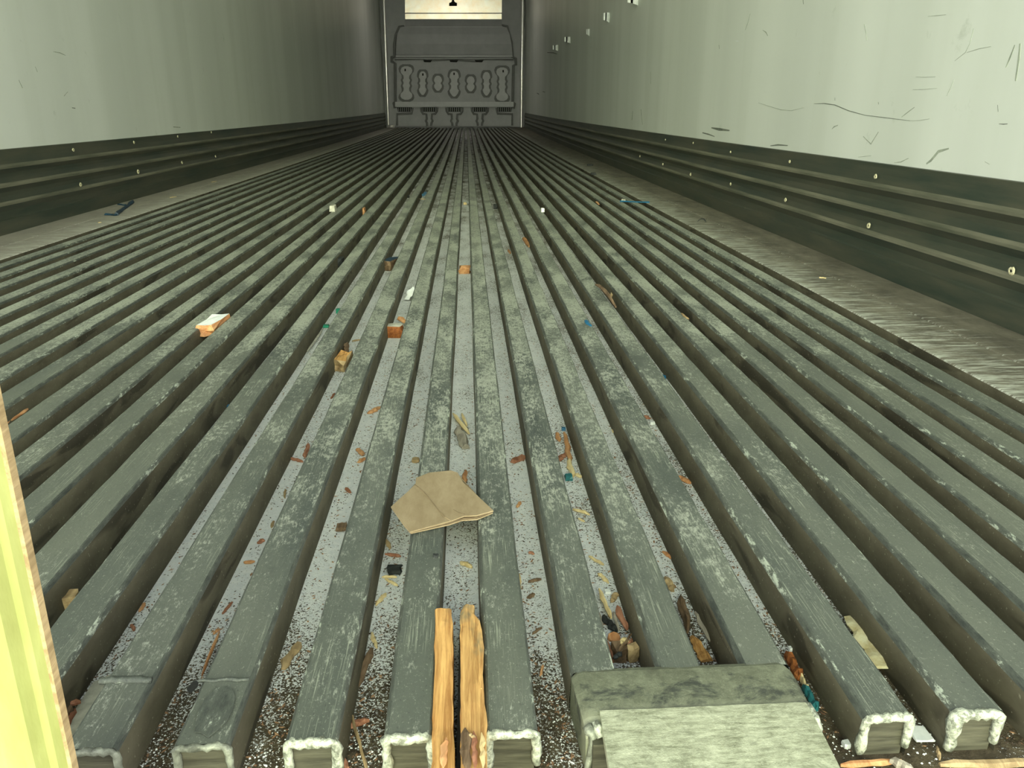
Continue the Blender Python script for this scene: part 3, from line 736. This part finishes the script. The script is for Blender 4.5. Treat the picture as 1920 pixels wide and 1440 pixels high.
for k, (px, py, w_, m_) in enumerate(((893, 1400, 24, 'bark'), (878, 1425, 30, 'bark'), (905, 1415, 16, 'pale_wood'), (868, 1405, 10, 'tan_wood'))):
    pass
def sliver(label, pts, wpx, mat):
    P = [onz(a, b, .0038) for a, b in pts]; s = pxm(P[0])
    return tag(mesh('wood_sliver', *splinter(P[0], P[-1], wpx*s, .0016, 77+len(label), 8, (.2, .2)), MT[mat]), label, 'wood sliver')
sliver('torn sliver peeling off the right side of the splintered stick', [(899, 1165), (903, 1292)], 11, 'yellow_wood_grey')
sliver('crumbly dark rotten bark lump on the lower end of the splintered stick', [(874, 1366), (876, 1445)], 22, 'bark')
sliver('reddish rotten fibre strand in the middle of the rotten stick end', [(888, 1372), (890, 1442)], 11, 'red_wood')
sliver('small tan crumb stuck on the dark rotten stick end', [(878, 1378), (892, 1386)], 10, 'tan_wood')
sliver('rust-brown stain flake on the lower part of the left long stick', [(836, 1384), (830, 1440)], 13, 'orange_wood')
tag(mesh('rubber_strip', *prism([(-.0232, .30, -.010), (-.0190, .30, -.010), (-.0192, .515, -.011), (-.0215, .515, -.011)], (0, 0, -.0245)), MT['black']), 'narrow black rubber strip standing in the gap between the two long sticks', 'rubber strip')
sliver('pale torn fibre tip beside the rotten end of the splintered stick', [(903, 1375), (905, 1440)], 11, 'pale_wood')

# folded cardboard lying across two ribs
cb = empty('folded_cardboard'); tag(cb, 'folded piece of brown cardboard lying across the ribs above the two sticks', 'cardboard')
def sheetmesh(poly, zfun, th):
    top = []
    for px, py in poly:
        P = onz(px, py, .004); P.z = zfun(px, py); Q = ray(px, py); Pt = C0+Q*((P.z-C0.z)/Q.z); top.append(Pt)
    n = len(top); v = top+[p-Vector((0, 0, th)) for p in top]
    f = [tuple(range(n))[::-1], tuple(range(n, 2*n))]+[(i, (i+1) % n, (i+1) % n+n, i+n) for i in range(n)]
    return v, f
up1 = [(780, 896), (805, 886), (845, 882), (858, 886), (868, 904), (896, 930), (925, 957), (893, 966), (870, 967), (846, 976), (832, 968), (808, 938), (779, 909)]
up2 = [(779, 909), (808, 938), (832, 968), (846, 976), (812, 985), (768, 997), (757, 984), (733, 950), (748, 936)]
mesh('upper_leaf', *sheetmesh(up1, lambda x, y: .0068+max(0, (x-860))*.00002, .0014), MT['card'], cb)
mesh('lower_leaf', *sheetmesh(up2, lambda x, y: .0062+max(0, 790-x)*.00001, .0014), MT['card'], cb)
mesh('crease', *tube([tuple(onz(x, y, .0072)) for x, y in ((779, 909), (795, 922), (808, 938), (822, 956), (834, 969))], .00022, 5), MT['card_dark'], cb)
mesh('crease', *tube([tuple(onz(x, y, .0076)) for x, y in ((850, 955), (860, 961), (872, 964))], .00020, 5), MT['card_dark'], cb)
mesh('inner_ply', *sheetmesh([(790, 900), (860, 892), (921, 960), (893, 970), (868, 972), (842, 980), (772, 996), (745, 955)], lambda x, y: .0042, .0010), MT['card_dark'], cb)
mesh('bottom_leaf', *sheetmesh([(785, 900), (860, 890), (924, 961), (895, 973), (866, 975), (842, 983), (770, 999), (735, 953)], lambda x, y: .0026, .0013), MT['card'], cb)

WC = 'wood chip'
S('wood_splinter', WC, 'long dark brown bark splinter in the channel left of the two sticks', (660, 1308), (698, 1217), 19, 'bark', th=.003)
S('wood_splinter', WC, 'orange broken foot of the long bark splinter left of the sticks', (657, 1312), (672, 1268), 14, 'orange_wood', th=.0034)
S('wood_chip', WC, 'tan leaf-shaped chip on white salt at the lower left of centre', (531, 1256), (560, 1206), 25, 'tan_wood', th=.003)
S('wood_chip', WC, 'pinkish red chip lying crosswise at the bottom left of the sticks', (646, 1366), (692, 1351), 17, 'red_wood', th=.003)
S('wood_chip', WC, 'red wood chip cut by the bottom edge left of the sticks', (634, 1412), (654, 1442), 12, 'red_wood', th=.003)
S('metal_rod', 'rod', 'thin olive metal rod slanting to the bottom edge left of the sticks', (661, 1346), (690, 1450), 8, 'tan_wood', th=.0028, dz=.003, taper=(.6, 1))
S('wood_chip', WC, 'small pale yellow chip above the long bark splinter', (698, 1187), (706, 1216), 10, 'pale_wood')
S('wood_chip', WC, 'yellow leaf-like chip in the salt below the black lump', (704, 1136), (723, 1114), 10, 'pale_wood')
S('wood_chip', WC, 'yellow V-shaped chip just under the black lump, upper arm', (716, 1083), (744, 1083), 5, 'pale_wood')
S('wood_chip', WC, 'yellow V-shaped chip just under the black lump, lower arm', (722, 1086), (746, 1099), 6, 'pale_wood')
K('rubber_lump', 'rubber', 'black torn rubber lump on white salt below the cardboard', (738, 1078), 24, 14, ['black'], wob=.3)
S('wood_chip', WC, 'brown chip lying flat above the black rubber lump', (722, 1040), (752, 1044), 8, 'red_wood')
S('wood_chip', WC, 'tan stub standing in salt under the cardboard left corner', (722, 1010), (732, 1030), 9, 'tan_wood')
S('wood_chip', WC, 'pale yellow chip in the channel right under the cardboard', (863, 1055), (886, 1065), 11, 'pale_wood', th=.003)
S('wood_chip', WC, 'upright narrow yellow chip right of the two sticks', (974, 1108), (973, 1078), 7, 'pale_wood')
S('wood_chip', WC, 'brown curled chip beside the upright yellow chip', (990, 1092), (1015, 1087), 8, 'bark')
S('wood_chip', WC, 'lower brown chip under the curled chip right of the sticks', (988, 1122), (1003, 1115), 10, 'bark')
S('wood_chip', WC, 'thin orange-brown chip left of the bracket in dark dirt', (1013, 1268), (1018, 1248), 6, 'orange_wood')
S('wood_chip', WC, 'brown twig bit in salt midway between sticks and bracket', (998, 1190), (1016, 1178), 5, 'bark')
# heap against the bracket
S('wood_splinter', WC, 'long pale yellow splinter at the top of the heap behind the bracket', (1124, 1106), (1146, 1160), 11, 'pale_wood', th=.003, dz=.004)
S('wood_splinter', WC, 'reddish brown stick on the right side of the heap behind the bracket', (1157, 1140), (1176, 1182), 14, 'red_wood', th=.004, dz=.004)
S('wood_splinter', WC, 'blackened chip in the middle of the heap behind the bracket', (1130, 1158), (1156, 1186), 16, 'black', th=.004)
S('wood_chip', WC, 'rounded tan chip at the top right of the heap behind the bracket', (1146, 1130), (1158, 1114), 14, 'tan_wood', th=.003)
K('wood_chunk', WC, 'rough orange crumb in the heap behind the bracket', (1153, 1206), 20, 14, ['orange_wood'], dz=.004, wob=.3)
S('wood_chip', WC, 'oval pale yellow chip on top of the heap at the bracket', (1157, 1212), (1177, 1199), 16, 'pale_wood', th=.003, dz=.010)
S('wood_splinter', WC, 'brown stick along the left rib in the heap at the bracket', (1135, 1203), (1150, 1243), 9, 'red_wood', th=.004, dz=.003)
K('wood_chunk', WC, 'dark bark lump pressed against the bracket', (1163, 1243), 24, 20, ['bark'], lz=.012, wob=.25)
K('wood_chunk', WC, 'yellowish stump at the right of the heap against the bracket', (1187, 1243), 20, 26, ['tan_wood'], lz=.013, wob=.25)
S('wood_splinter', WC, 'thin dark twig slanting across the heap at the bracket', (1160, 1224), (1184, 1190), 6, 'bark', th=.003, dz=.011)
S('wood_chip', WC, 'narrow pale shard left of the blackened chip in the heap', (1122, 1150), (1130, 1178), 6, 'grey_wood', th=.003, dz=.003)
S('wood_chip', WC, 'small dark flake just above the bracket in the heap', (1150, 1236), (1166, 1226), 10, 'black', th=.003, dz=.011)
S('wood_chip', WC, 'short red-brown shard under the oval chip in the heap', (1176, 1218), (1184, 1200), 8, 'red_wood', th=.003, dz=.008)
S('wood_chip', WC, 'grey shard between the long yellow splinter and the brown stick', (1150, 1150), (1160, 1184), 6, 'grey_wood', th=.003, dz=.003)
K('salt_pellet', 'pellet', 'round white pellet at the top of the heap behind the bracket', (1140, 1114), 11, 8, ['white'], wob=.1)
K('salt_pellet', 'pellet', 'round white pellet low in the heap near the bracket', (1145, 1210), 10, 8, ['white'], wob=.1, dz=.003)
S('wood_splinter', WC, 'thin yellow splinter crossing salt above the heap', (1104, 1044), (1132, 1060), 7, 'pale_wood')
S('wood_chip', WC, 'forked yellow chip just above the heap', (1122, 1076), (1142, 1094), 9, 'pale_wood')
S('wood_chip', WC, 'brown flake in the dirt behind the bracket, upper left of the second heap', (1248, 1084), (1262, 1110), 17, 'tan_wood', th=.004)
S('wood_splinter', WC, 'dark curled bark strip in the second channel behind the bracket', (1276, 1125), (1290, 1188), 20, 'bark', th=.007)
S('wood_splinter', WC, 'grey forked twig beside the curled bark strip behind the bracket', (1302, 1150), (1332, 1204), 8, 'grey_wood', th=.004, dz=.003)
S('wood_splinter', WC, 'yellow-orange plank end touching the back of the bracket', (1298, 1196), (1326, 1241), 26, 'yellow_wood', th=.004, taper=(.5, 1))
S('wood_chip', WC, 'small orange-brown chip high in the channel right of the first heap', (1242, 1035), (1262, 1049), 10, 'orange_wood')
rt = empty('broken_rod'); tag(rt, 'rust-crusted rod with a teal plastic tip beside the right side of the bracket', 'rod')
def part(parent, name, a, b, wpx, mat, th, z=CZ, seed=5, **k):
    p1, p2 = onz(*a, z), onz(*b, z); return mesh(name, *splinter(p1, p2, wpx*pxm(p1), th, seed, 8, **k), MT[mat], parent)
part(rt, 'rusty_end', (1474, 1232), (1500, 1276), 20, 'rust', .008)
part(rt, 'rod', (1498, 1270), (1514, 1300), 9, 'pale_wood', .006)
part(rt, 'teal_tip', (1506, 1292), (1532, 1334), 16, 'teal', .006)
S('cardboard_strip', 'cardboard', 'pale stained cardboard strip lying in the channel at the lower right', (1592, 1158), (1655, 1254), 36, 'pale_card', th=.0035, taper=(.7, .8), dz=.006)
K('salt_clump', 'salt clump', 'flat white salt clump between the two right bright rib ends', (1735, 1392), 36, 12, ['white'], lz=.002)
K('salt_clump', 'salt clump', 'small white clump in dirt right of the bracket', (1589, 1405), 13, 14, ['white'], lz=.004)
K('salt_clump', 'salt clump', 'tiny white clump near the rusty rod, above it', (1484, 1222), 9, 8, ['white'], lz=.003)
S('wood_splinter', WC, 'orange-brown splinter along the bottom edge right of the bracket', (1575, 1436), (1690, 1428), 14, 'orange_wood', th=.003, dz=.002)
S('wood_splinter', WC, 'grey rounded twig at the bottom edge under the first bright rib end', (1668, 1428), (1712, 1450), 16, 'grey_wood', th=.005, dz=.004)
S('wood_splinter', WC, 'long tan plank along the bottom right edge under the last rib end', (1762, 1436), (1935, 1432), 20, 'tan_wood', th=.003, dz=.002, taper=(.6, 1))
S('wood_chip', WC, 'short upright tan chip between the two right rib ends', (1762, 1426), (1757, 1402), 7, 'tan_wood', dz=.003)
S('bark_curl', 'bark', 'curled red-brown bark beside the post at the lower left, upper lip', (108, 1330), (152, 1318), 9, 'red_wood', th=.004, dz=.004)
S('bark_curl', 'bark', 'curled red-brown bark beside the post at the lower left, lower stem', (122, 1372), (142, 1332), 10, 'red_wood', th=.004)
ps = mesh('paper_sheet', *prism([(-.3045, .415, CZ), (-.2755, .405, CZ), (-.2750, .500, CZ), (-.292, .508, CZ), (-.3040, .498, CZ)], (0, 0, .0008)), MT['stone']); tag(ps, 'smooth pale grey paper sheet in the channel beside the post', 'paper')
K('bark_lump', 'bark', 'dark hollow bark lump close against the post at the lower left', (118, 1352), 22, 18, ['bark'], lz=.006, wob=.2)
K('wood_chunk', WC, 'round tan wood chunk in the salt channel near the post', (127, 1144), 28, 30, ['tan_wood'], lz=.012, rot=.3, wob=.16)
K('plastic_bit', 'plastic', 'small dark blue plastic bit in salt above the round tan chunk', (167, 1080), 12, 7, ['navy'], lz=.003)
S('wood_splinter', WC, 'thin straight orange splinter along the third rib from the post', (379, 1268), (412, 1186), 5, 'orange_wood', th=.003, dz=.010)
S('wood_splinter', WC, 'brown stalk standing in salt beside the second channel from the post', (262, 1148), (272, 1132), 8, 'orange_wood')
S('wood_chip', WC, 'small reddish chip in the second channel from the post', (246, 1172), (252, 1183), 8, 'red_wood')
S('wood_chip', WC, 'orange-brown stick chip in the third salt channel, pointing up', (417, 1152), (436, 1130), 6, 'red_wood')
S('wood_chip', WC, 'light orange chip under the pointing stick chip in the third channel', (400, 1190), (412, 1180), 6, 'orange_wood')
S('wood_chip', WC, 'orange chip at the right rim of the third salt channel', (457, 1056), (478, 1054), 8, 'orange_wood')
S('wood_chip', WC, 'red chip in white salt below and left of the cardboard', (484, 1020), (494, 1012), 11, 'red_wood')
S('wood_chip', WC, 'long reddish brown sliver low in the first salt channel', (382, 775+250), (392, 1005), 4, 'red_wood')
S('wood_chip', WC, 'upright brown sliver in salt left of the red chip', (534, 935), (535, 918), 5, 'tan_wood')
S('wood_chip', WC, 'pale flake near the rib left of the red chip', (508, 990), (514, 978), 6, 'tan_wood')
K('wood_chunk', WC, 'small dark brown nut-like lump left of the cardboard', (639, 997), 19, 14, ['bark'], wob=.15)
S('wood_chip', WC, 'small pinkish chip in salt left of the cardboard top', (648, 916), (658, 925), 8, 'red_wood')
S('wood_chip', WC, 'orange curled chip in the salt, highest of the two left of the cardboard', (690, 776), (715, 764), 14, 'orange_wood', th=.003)
S('wood_chip', WC, 'orange chip standing on salt above a broken bit', (670, 842), (680, 854), 13, 'orange_wood', th=.003)
S('wood_chip', WC, 'broken bit just under the standing orange chip', (671, 868), (685, 860), 12, 'orange_wood', th=.003)
S('wood_chip', WC, 'upright red-brown stick chip in the channel left of the orange chips', (571, 858), (578, 833), 9, 'red_wood', th=.003)
S('wood_chip', WC, 'red-brown chip lying flat under the upright red-brown stick chip', (545, 860), (568, 867), 8, 'red_wood', th=.003)
S('wood_chip', WC, 'small red chip high in the fourth salt channel', (620, 748), (628, 738), 5, 'red_wood')
K('wood_chip', WC, 'round pale yellow chip against the rib above the cardboard', (779, 868), 13, 10, ['tan_wood'], lz=.004)
S('wood_splinter', WC, 'yellow forked splinter in the centre channel', (849, 776), (880, 814), 9, 'pale_wood', th=.003, taper=(.2, .6), dz=.004)
S('wood_splinter', WC, 'short yellow side prong of the forked splinter', (866, 776), (876, 800), 6, 'pale_wood', th=.003, dz=.003)
S('wood_chunk', WC, 'grey-brown square stick under the forked splinter in the centre channel', (860, 806), (873, 842), 19, 'grey_wood', th=.006, taper=(.7, 1))
S('wood_splinter', WC, 'pinkish upright splinter behind the cardboard right edge', (871, 905), (873, 882), 10, 'orange_wood', th=.002, dz=.002)
S('wood_chip', WC, 'brown triangular chip in the channel right of the centre rib', (960, 868), (980, 856), 22, 'red_wood', th=.003, taper=(.5, .9))
S('wood_splinter', WC, 'long tan splinter in the cluster right of centre', (1058, 812), (1070, 868), 13, 'orange_wood', th=.004)
S('wood_splinter', WC, 'lower pale half of the splinter cluster, above the teal tip', (1066, 862), (1074, 896), 14, 'pale_wood', th=.004)
S('wood_chip', WC, 'orange chip at the upper left of the splinter cluster', (1044, 812), (1050, 828), 11, 'orange_wood', th=.003)
S('wood_chip', WC, 'brown round chip at the left of the splinter cluster', (1046, 866), (1060, 852), 13, 'red_wood', th=.003)
K('plastic_bit', 'plastic', 'teal plastic tip at the foot of the splinter cluster', (1067, 902), 14, 18, ['teal'], lz=.006)
S('wood_chip', WC, 'small pale chip right of the teal plastic tip', (1080, 889), (1090, 896), 11, 'pale_wood')
K('plastic_bit', 'plastic', 'tiny blue bit at the top of the splinter cluster', (1057, 808), 7, 8, ['blue'], lz=.004)
S('wood_chip', WC, 'bright orange chip in the channel far right of the cluster', (1270, 894), (1296, 907), 13, 'orange_wood', th=.003)
S('wood_chip', WC, 'yellow curved chip below the splinter cluster', (1074, 956), (1106, 966), 9, 'pale_wood', curve=.001)
S('wood_chip', WC, 'thin small pale sliver under the yellow curved chip', (1084, 973), (1096, 979), 4, 'pale_wood')
S('wood_chip', WC, 'orange leaf-like chip right of the cardboard corner', (969, 952), (976, 942), 8, 'orange_wood')
S('wood_chip', WC, 'brown flat chip against the rib in the upper right channels', (1208, 780), (1218, 786), 11, 'red_wood')
K('salt_clump', 'salt clump', 'white clump beside the brown flat chip, upper right channels', (1224, 797), 9, 7, ['white'], lz=.004)
S('wood_chip', WC, 'small yellow chip right of the splinter cluster', (1149, 805), (1151, 812), 6, 'pale_wood')
S('wood_chip', WC, 'tiny red chip low right of the cardboard', (991, 1036), (1002, 1040), 7, 'red_wood')
# middle distance
K('wood_chunk', WC, 'wood block with bright orange broken top against a rib left of centre', (637, 697), 28, 28, ['yellow_wood', 'tan_wood'], lz=.020, rot=-.15, wob=.3, ly=.05)
K('painted_block', 'block', 'brick-orange block with grey painted top in the channel left of centre', (739, 634), 30, 26, ['stone', 'rust'], lz=.022, ly=.030, wob=.16)
S('wood_chip', WC, 'orange curled chip right behind the brick-orange block', (748, 598), (762, 606), 13, 'orange_wood', th=.006, dz=.010)
S('paper_scrap', 'paper', 'white pointed paper scrap in the channel above the brick-orange block', (762, 562), (775, 538), 15, 'white', th=.0015, dz=.004, dz2=.024, taper=(.9, .2))
S('straw', 'straw', 'pale dry straw beside the green bits', (576, 660), (604, 620), 5, 'stone', dz=.004)
K('plastic_bit', 'plastic', 'upper green plastic bit in the salt channel', (634, 588), 8, 11, ['green'], lz=.010)
K('plastic_bit', 'plastic', 'lower green plastic bit beside the pale straw', (611, 615), 10, 6, ['green'], lz=.005)
S('wood_chip', WC, 'flat pale chip behind the block with the orange broken top', (660, 640), (676, 638), 7, 'tan_wood')
S('wood_chip', WC, 'dark bark flake behind the orange-topped block', (648, 664), (652, 648), 12, 'bark', th=.010, dz=.006)
K('painted_block', 'block', 'whitish block with orange broken end on the left ribs', (388, 630), 34, 26, ['white', 'orange_wood'], lz=.020, rot=-.1, z='C', dz=.021, ly=.085, wob=.2)
S('wood_chip', WC, 'small tan chip in a left channel, above the whitish block', (331, 574), (342, 566), 6, 'tan_wood')
K('painted_block', 'block', 'brown block with dark painted end near the upper centre', (731, 508), 22, 22, ['navy', 'bark'], lz=.026, rot=-.3, ly=.075)
K('rubber_lump', 'rubber', 'black lump on a rib left of the upper centre', (633, 502), 20, 16, ['black'], lz=.024, wob=.3, ly=.05)
K('wood_chunk', WC, 'orange chunk in the centre channel at the upper middle', (872, 514), 20, 13, ['orange_wood'], lz=.018, wob=.3)
S('twig', 'twig', 'dark twig leaning on a rib at the upper right of centre', (1117, 535), (1155, 577), 8, 'bark', z='T', th=.006, dz=.004, curve=.008)
S('twig', 'twig', 'short side branch of the dark twig at the upper right of centre', (1144, 562), (1147, 551), 5, 'tan_wood', z='T', th=.005, dz=.006)
S('plastic_bit', 'plastic', 'flat blue scrap on a rib right of centre', (1098, 600), (1107, 612), 9, 'blue', z='T', th=.001)
S('wood_chip', WC, 'pinkish tan chip high in the channel right of centre', (981, 448), (993, 464), 9, 'orange_wood', th=.010)
S('wood_chip', WC, 'small pinkish chip left of the tan one, upper centre', (953, 468), (957, 476), 6, 'orange_wood')
S('wood_chip', WC, 'pale bent chip on a rib edge right of the blue scrap', (1277, 588), (1291, 599), 5, 'tan_wood', z='T')
K('plastic_bit', 'plastic', 'small blue plastic bit in a channel right of centre', (1244, 712), 9, 8, ['blue'], lz=.006)
K('plastic_bit', 'plastic', 'tiny bright blue sliver in a left salt channel', (423, 764), 11, 3, ['blue'], lz=.002)
S('wood_splinter', WC, 'long orange splinter at the far left edge above the post', (0, 802), (52, 768), 9, 'orange_wood', dz=.012, th=.004)
# far
K('pebble', 'pebble', 'whitish pebble on a rib in the left distance', (623, 397), 11, 9, ['stone'], z='T', lz=.022, ly=.04)
K('wood_chunk', WC, 'orange chunk in the left distance, right of the whitish pebble', (679, 405), 9, 11, ['orange_wood'], lz=.03, ly=.05)
K('rubber_lump', 'rubber', 'black bit in the distance left of the blue one', (762, 371), 10, 5, ['black'], lz=.012)
S('plastic_bit', 'plastic', 'blue flake in the distance left of centre', (794, 368), (797, 360), 7, 'blue', z='T', th=.003)
S('wood_chip', WC, 'tan chip lying right below the distant blue flake', (787, 373), (798, 374), 5, 'tan_wood', z='T')
K('wood_chip', WC, 'pale chip in the distant centre channel', (872, 384), 6, 5, ['pale_wood'], lz=.01)
K('rubber_lump', 'rubber', 'dark lump in the distance right of the centre channel', (929, 392), 7, 7, ['black'], lz=.02)
K('pebble', 'pebble', 'bright white pebble in the distance right of centre', (1018, 398), 6, 7, ['white'], z='T', lz=.015)
bs = empty('blue_strip'); tag(bs, 'flat blue plastic strip across the rightmost ribs in the distance', 'plastic strip')
part(bs, 'strip', (1163, 378), (1218, 380), 8, 'blue', .004, z=.001, taper=(.9, .8))
part(bs, 'tan_patch', (1166, 376), (1172, 377), 6, 'stone', .007, z=.001)
S('wood_chip', WC, 'orange chip in the distance left of the blue strip', (1118, 378), (1123, 384), 5, 'orange_wood', z='T')
S('rubber_strap', 'strap', 'small black rubber loop on the right side board', (1308, 416), (1324, 417), 6, 'black', z='T', th=.004, curve=.01)
K('rubber_lump', 'rubber', 'black lump at the rim of the right side board', (1113, 328), 10, 5, ['black'], z='T', lz=.012)
K('rubber_lump', 'rubber', 'farther black lump on the right side board', (1107, 311), 11, 4, ['black'], z='T', lz=.010)
bb = empty('bent_plastic_clip'); tag(bb, 'bent blue-black plastic clip lying on the left side board', 'plastic clip')
part(bb, 'flat_arm', (199, 403), (220, 404), 9, 'navy', .006, z=.001, taper=(.9, .9))
part(bb, 'long_arm', (218, 404), (249, 380), 8, 'navy', .010, z=.001, taper=(.9, .9))
part(bb, 'short_arm', (221, 384), (238, 386), 4, 'navy', .006, z=.001)
S('wood_chip', WC, 'yellow chip on the left side board beyond the clip', (318, 371), (331, 369), 4, 'pale_wood', z='T')
S('wood_chip', WC, 'pale chip farther along the left side board', (396, 342), (406, 340), 4, 'pale_wood', z='T')
S('wood_chip', WC, 'tiny yellow chip near the clip on the left side board', (184, 418), (190, 417), 3, 'pale_wood', z='T')
S('wood_chip', WC, 'yellow square flake on the right side board', (1536, 521), (1549, 522), 5, 'pale_wood', z='T', taper=(1, 1))
K('rubber_lump', 'rubber', 'black squashed speck on the rib below the cardboard', (817, 1046), 9, 7, ['black'], z='T', lz=.002, wob=.3)

# ------------------------------------------------------------------ salt grains, crumbs and shreds lying in the channels (uncountable)
rnd = random.Random(21)
chan = []
ks = sorted(RIB)
for a, b in zip(ks[:-1], ks[1:]):
    chan.append((a, RIB[a]+WID.get(a, .032 if a < 0 else .0298)+.0015, RIB[b]-.002))
def salt_density(n, y):
    d = 1.0
    if n > 0: d *= max(.22, 1-.17*n)
    if n < -7: d *= .12
    if y < .48: d *= .35
    return d
def grains(name, count, size, flat, mat, dens, stretch=1.0, yr=(.40, 2.3)):
    v = []; f = []
    made = 0
    while made < count:
        n, x0, x1 = rnd.choice(chan)
        y = yr[0]+(yr[1]-yr[0])*rnd.random()**1.6
        if rnd.random() > dens(n, y): continue
        if n in (1, 2) and y < .46: continue
        if n == -1 and y < .53: continue
        t = rnd.random(); x = x0+.001+(x1-x0-.002)*t
        cl = noise.noise(Vector((x*45, y*18, 4)))
        if cl < -.12 and rnd.random() < .7: continue
        s = size*rnd.uniform(.5, 1.4); a = rnd.uniform(0, math.pi); ca, sa = math.cos(a)*s, math.sin(a)*s
        st = rnd.uniform(1, stretch); h = s*flat*rnd.uniform(.6, 1.2); z = -H+.0002; b = len(v)
        v += [(x+ca*st, y+sa*st, z+h*.4), (x-sa, y+ca, z+h*.4), (x-ca*st, y-sa*st, z+h*.4), (x+sa, y-ca, z+h*.4), (x, y, z+h)]
        f += [(b, b+1, b+4), (b+1, b+2, b+4), (b+2, b+3, b+4), (b+3, b, b+4)]
        made += 1
    o = mesh(name, v, f, MT[mat]); return o
o = grains('salt_grains', 30000, .00062, 1.0, 'salt', salt_density); tag(o, 'white salt grains scattered along the floor channels', 'salt', kind='stuff')
o = grains('dirt_crumbs', 20000, .0006, .8, 'crumb', lambda n, y: .7 if n > -8 else .2, 2.8); tag(o, 'dark dirt crumbs scattered among the salt in the channels', 'dirt', kind='stuff')
o = grains('wood_shreds', 3000, .0008, .6, 'shred', lambda n, y: .6 if -6 < n < 4 else .06, 3.5, (.40, 1.6)); tag(o, 'fine wood shreds strewn in the channels', 'wood shreds', kind='stuff')
# coarse salt in front of the rib ends and beside the bracket
v = []; f = []
for k in range(2600):
    x = rnd.uniform(-.26, .34); y = rnd.uniform(.33, .43)
    if any(RIB[n]-.002 < x < RIB[n]+.034 for n in RIB) and y > .388: continue
    if .055 < x < .222 or (-.042 < x < -.001): continue
    if rnd.random() > (.85 if x < .0 else .5): continue
    s = .0007*rnd.uniform(.5, 1.7); a = rnd.uniform(0, 3.1); ca, sa = math.cos(a)*s, math.sin(a)*s; z = -H+.0002; b = len(v)
    v += [(x+ca, y+sa, z), (x-sa, y+ca, z), (x-ca, y-sa, z), (x+sa, y-ca, z), (x, y, z+s)]
    f += [(b, b+1, b+4), (b+1, b+2, b+4), (b+2, b+3, b+4), (b+3, b, b+4)]
tag(mesh('coarse_salt', v, f, MT['salt']), 'coarse white salt specks on the dark sill before the rib ends', 'salt', kind='stuff')
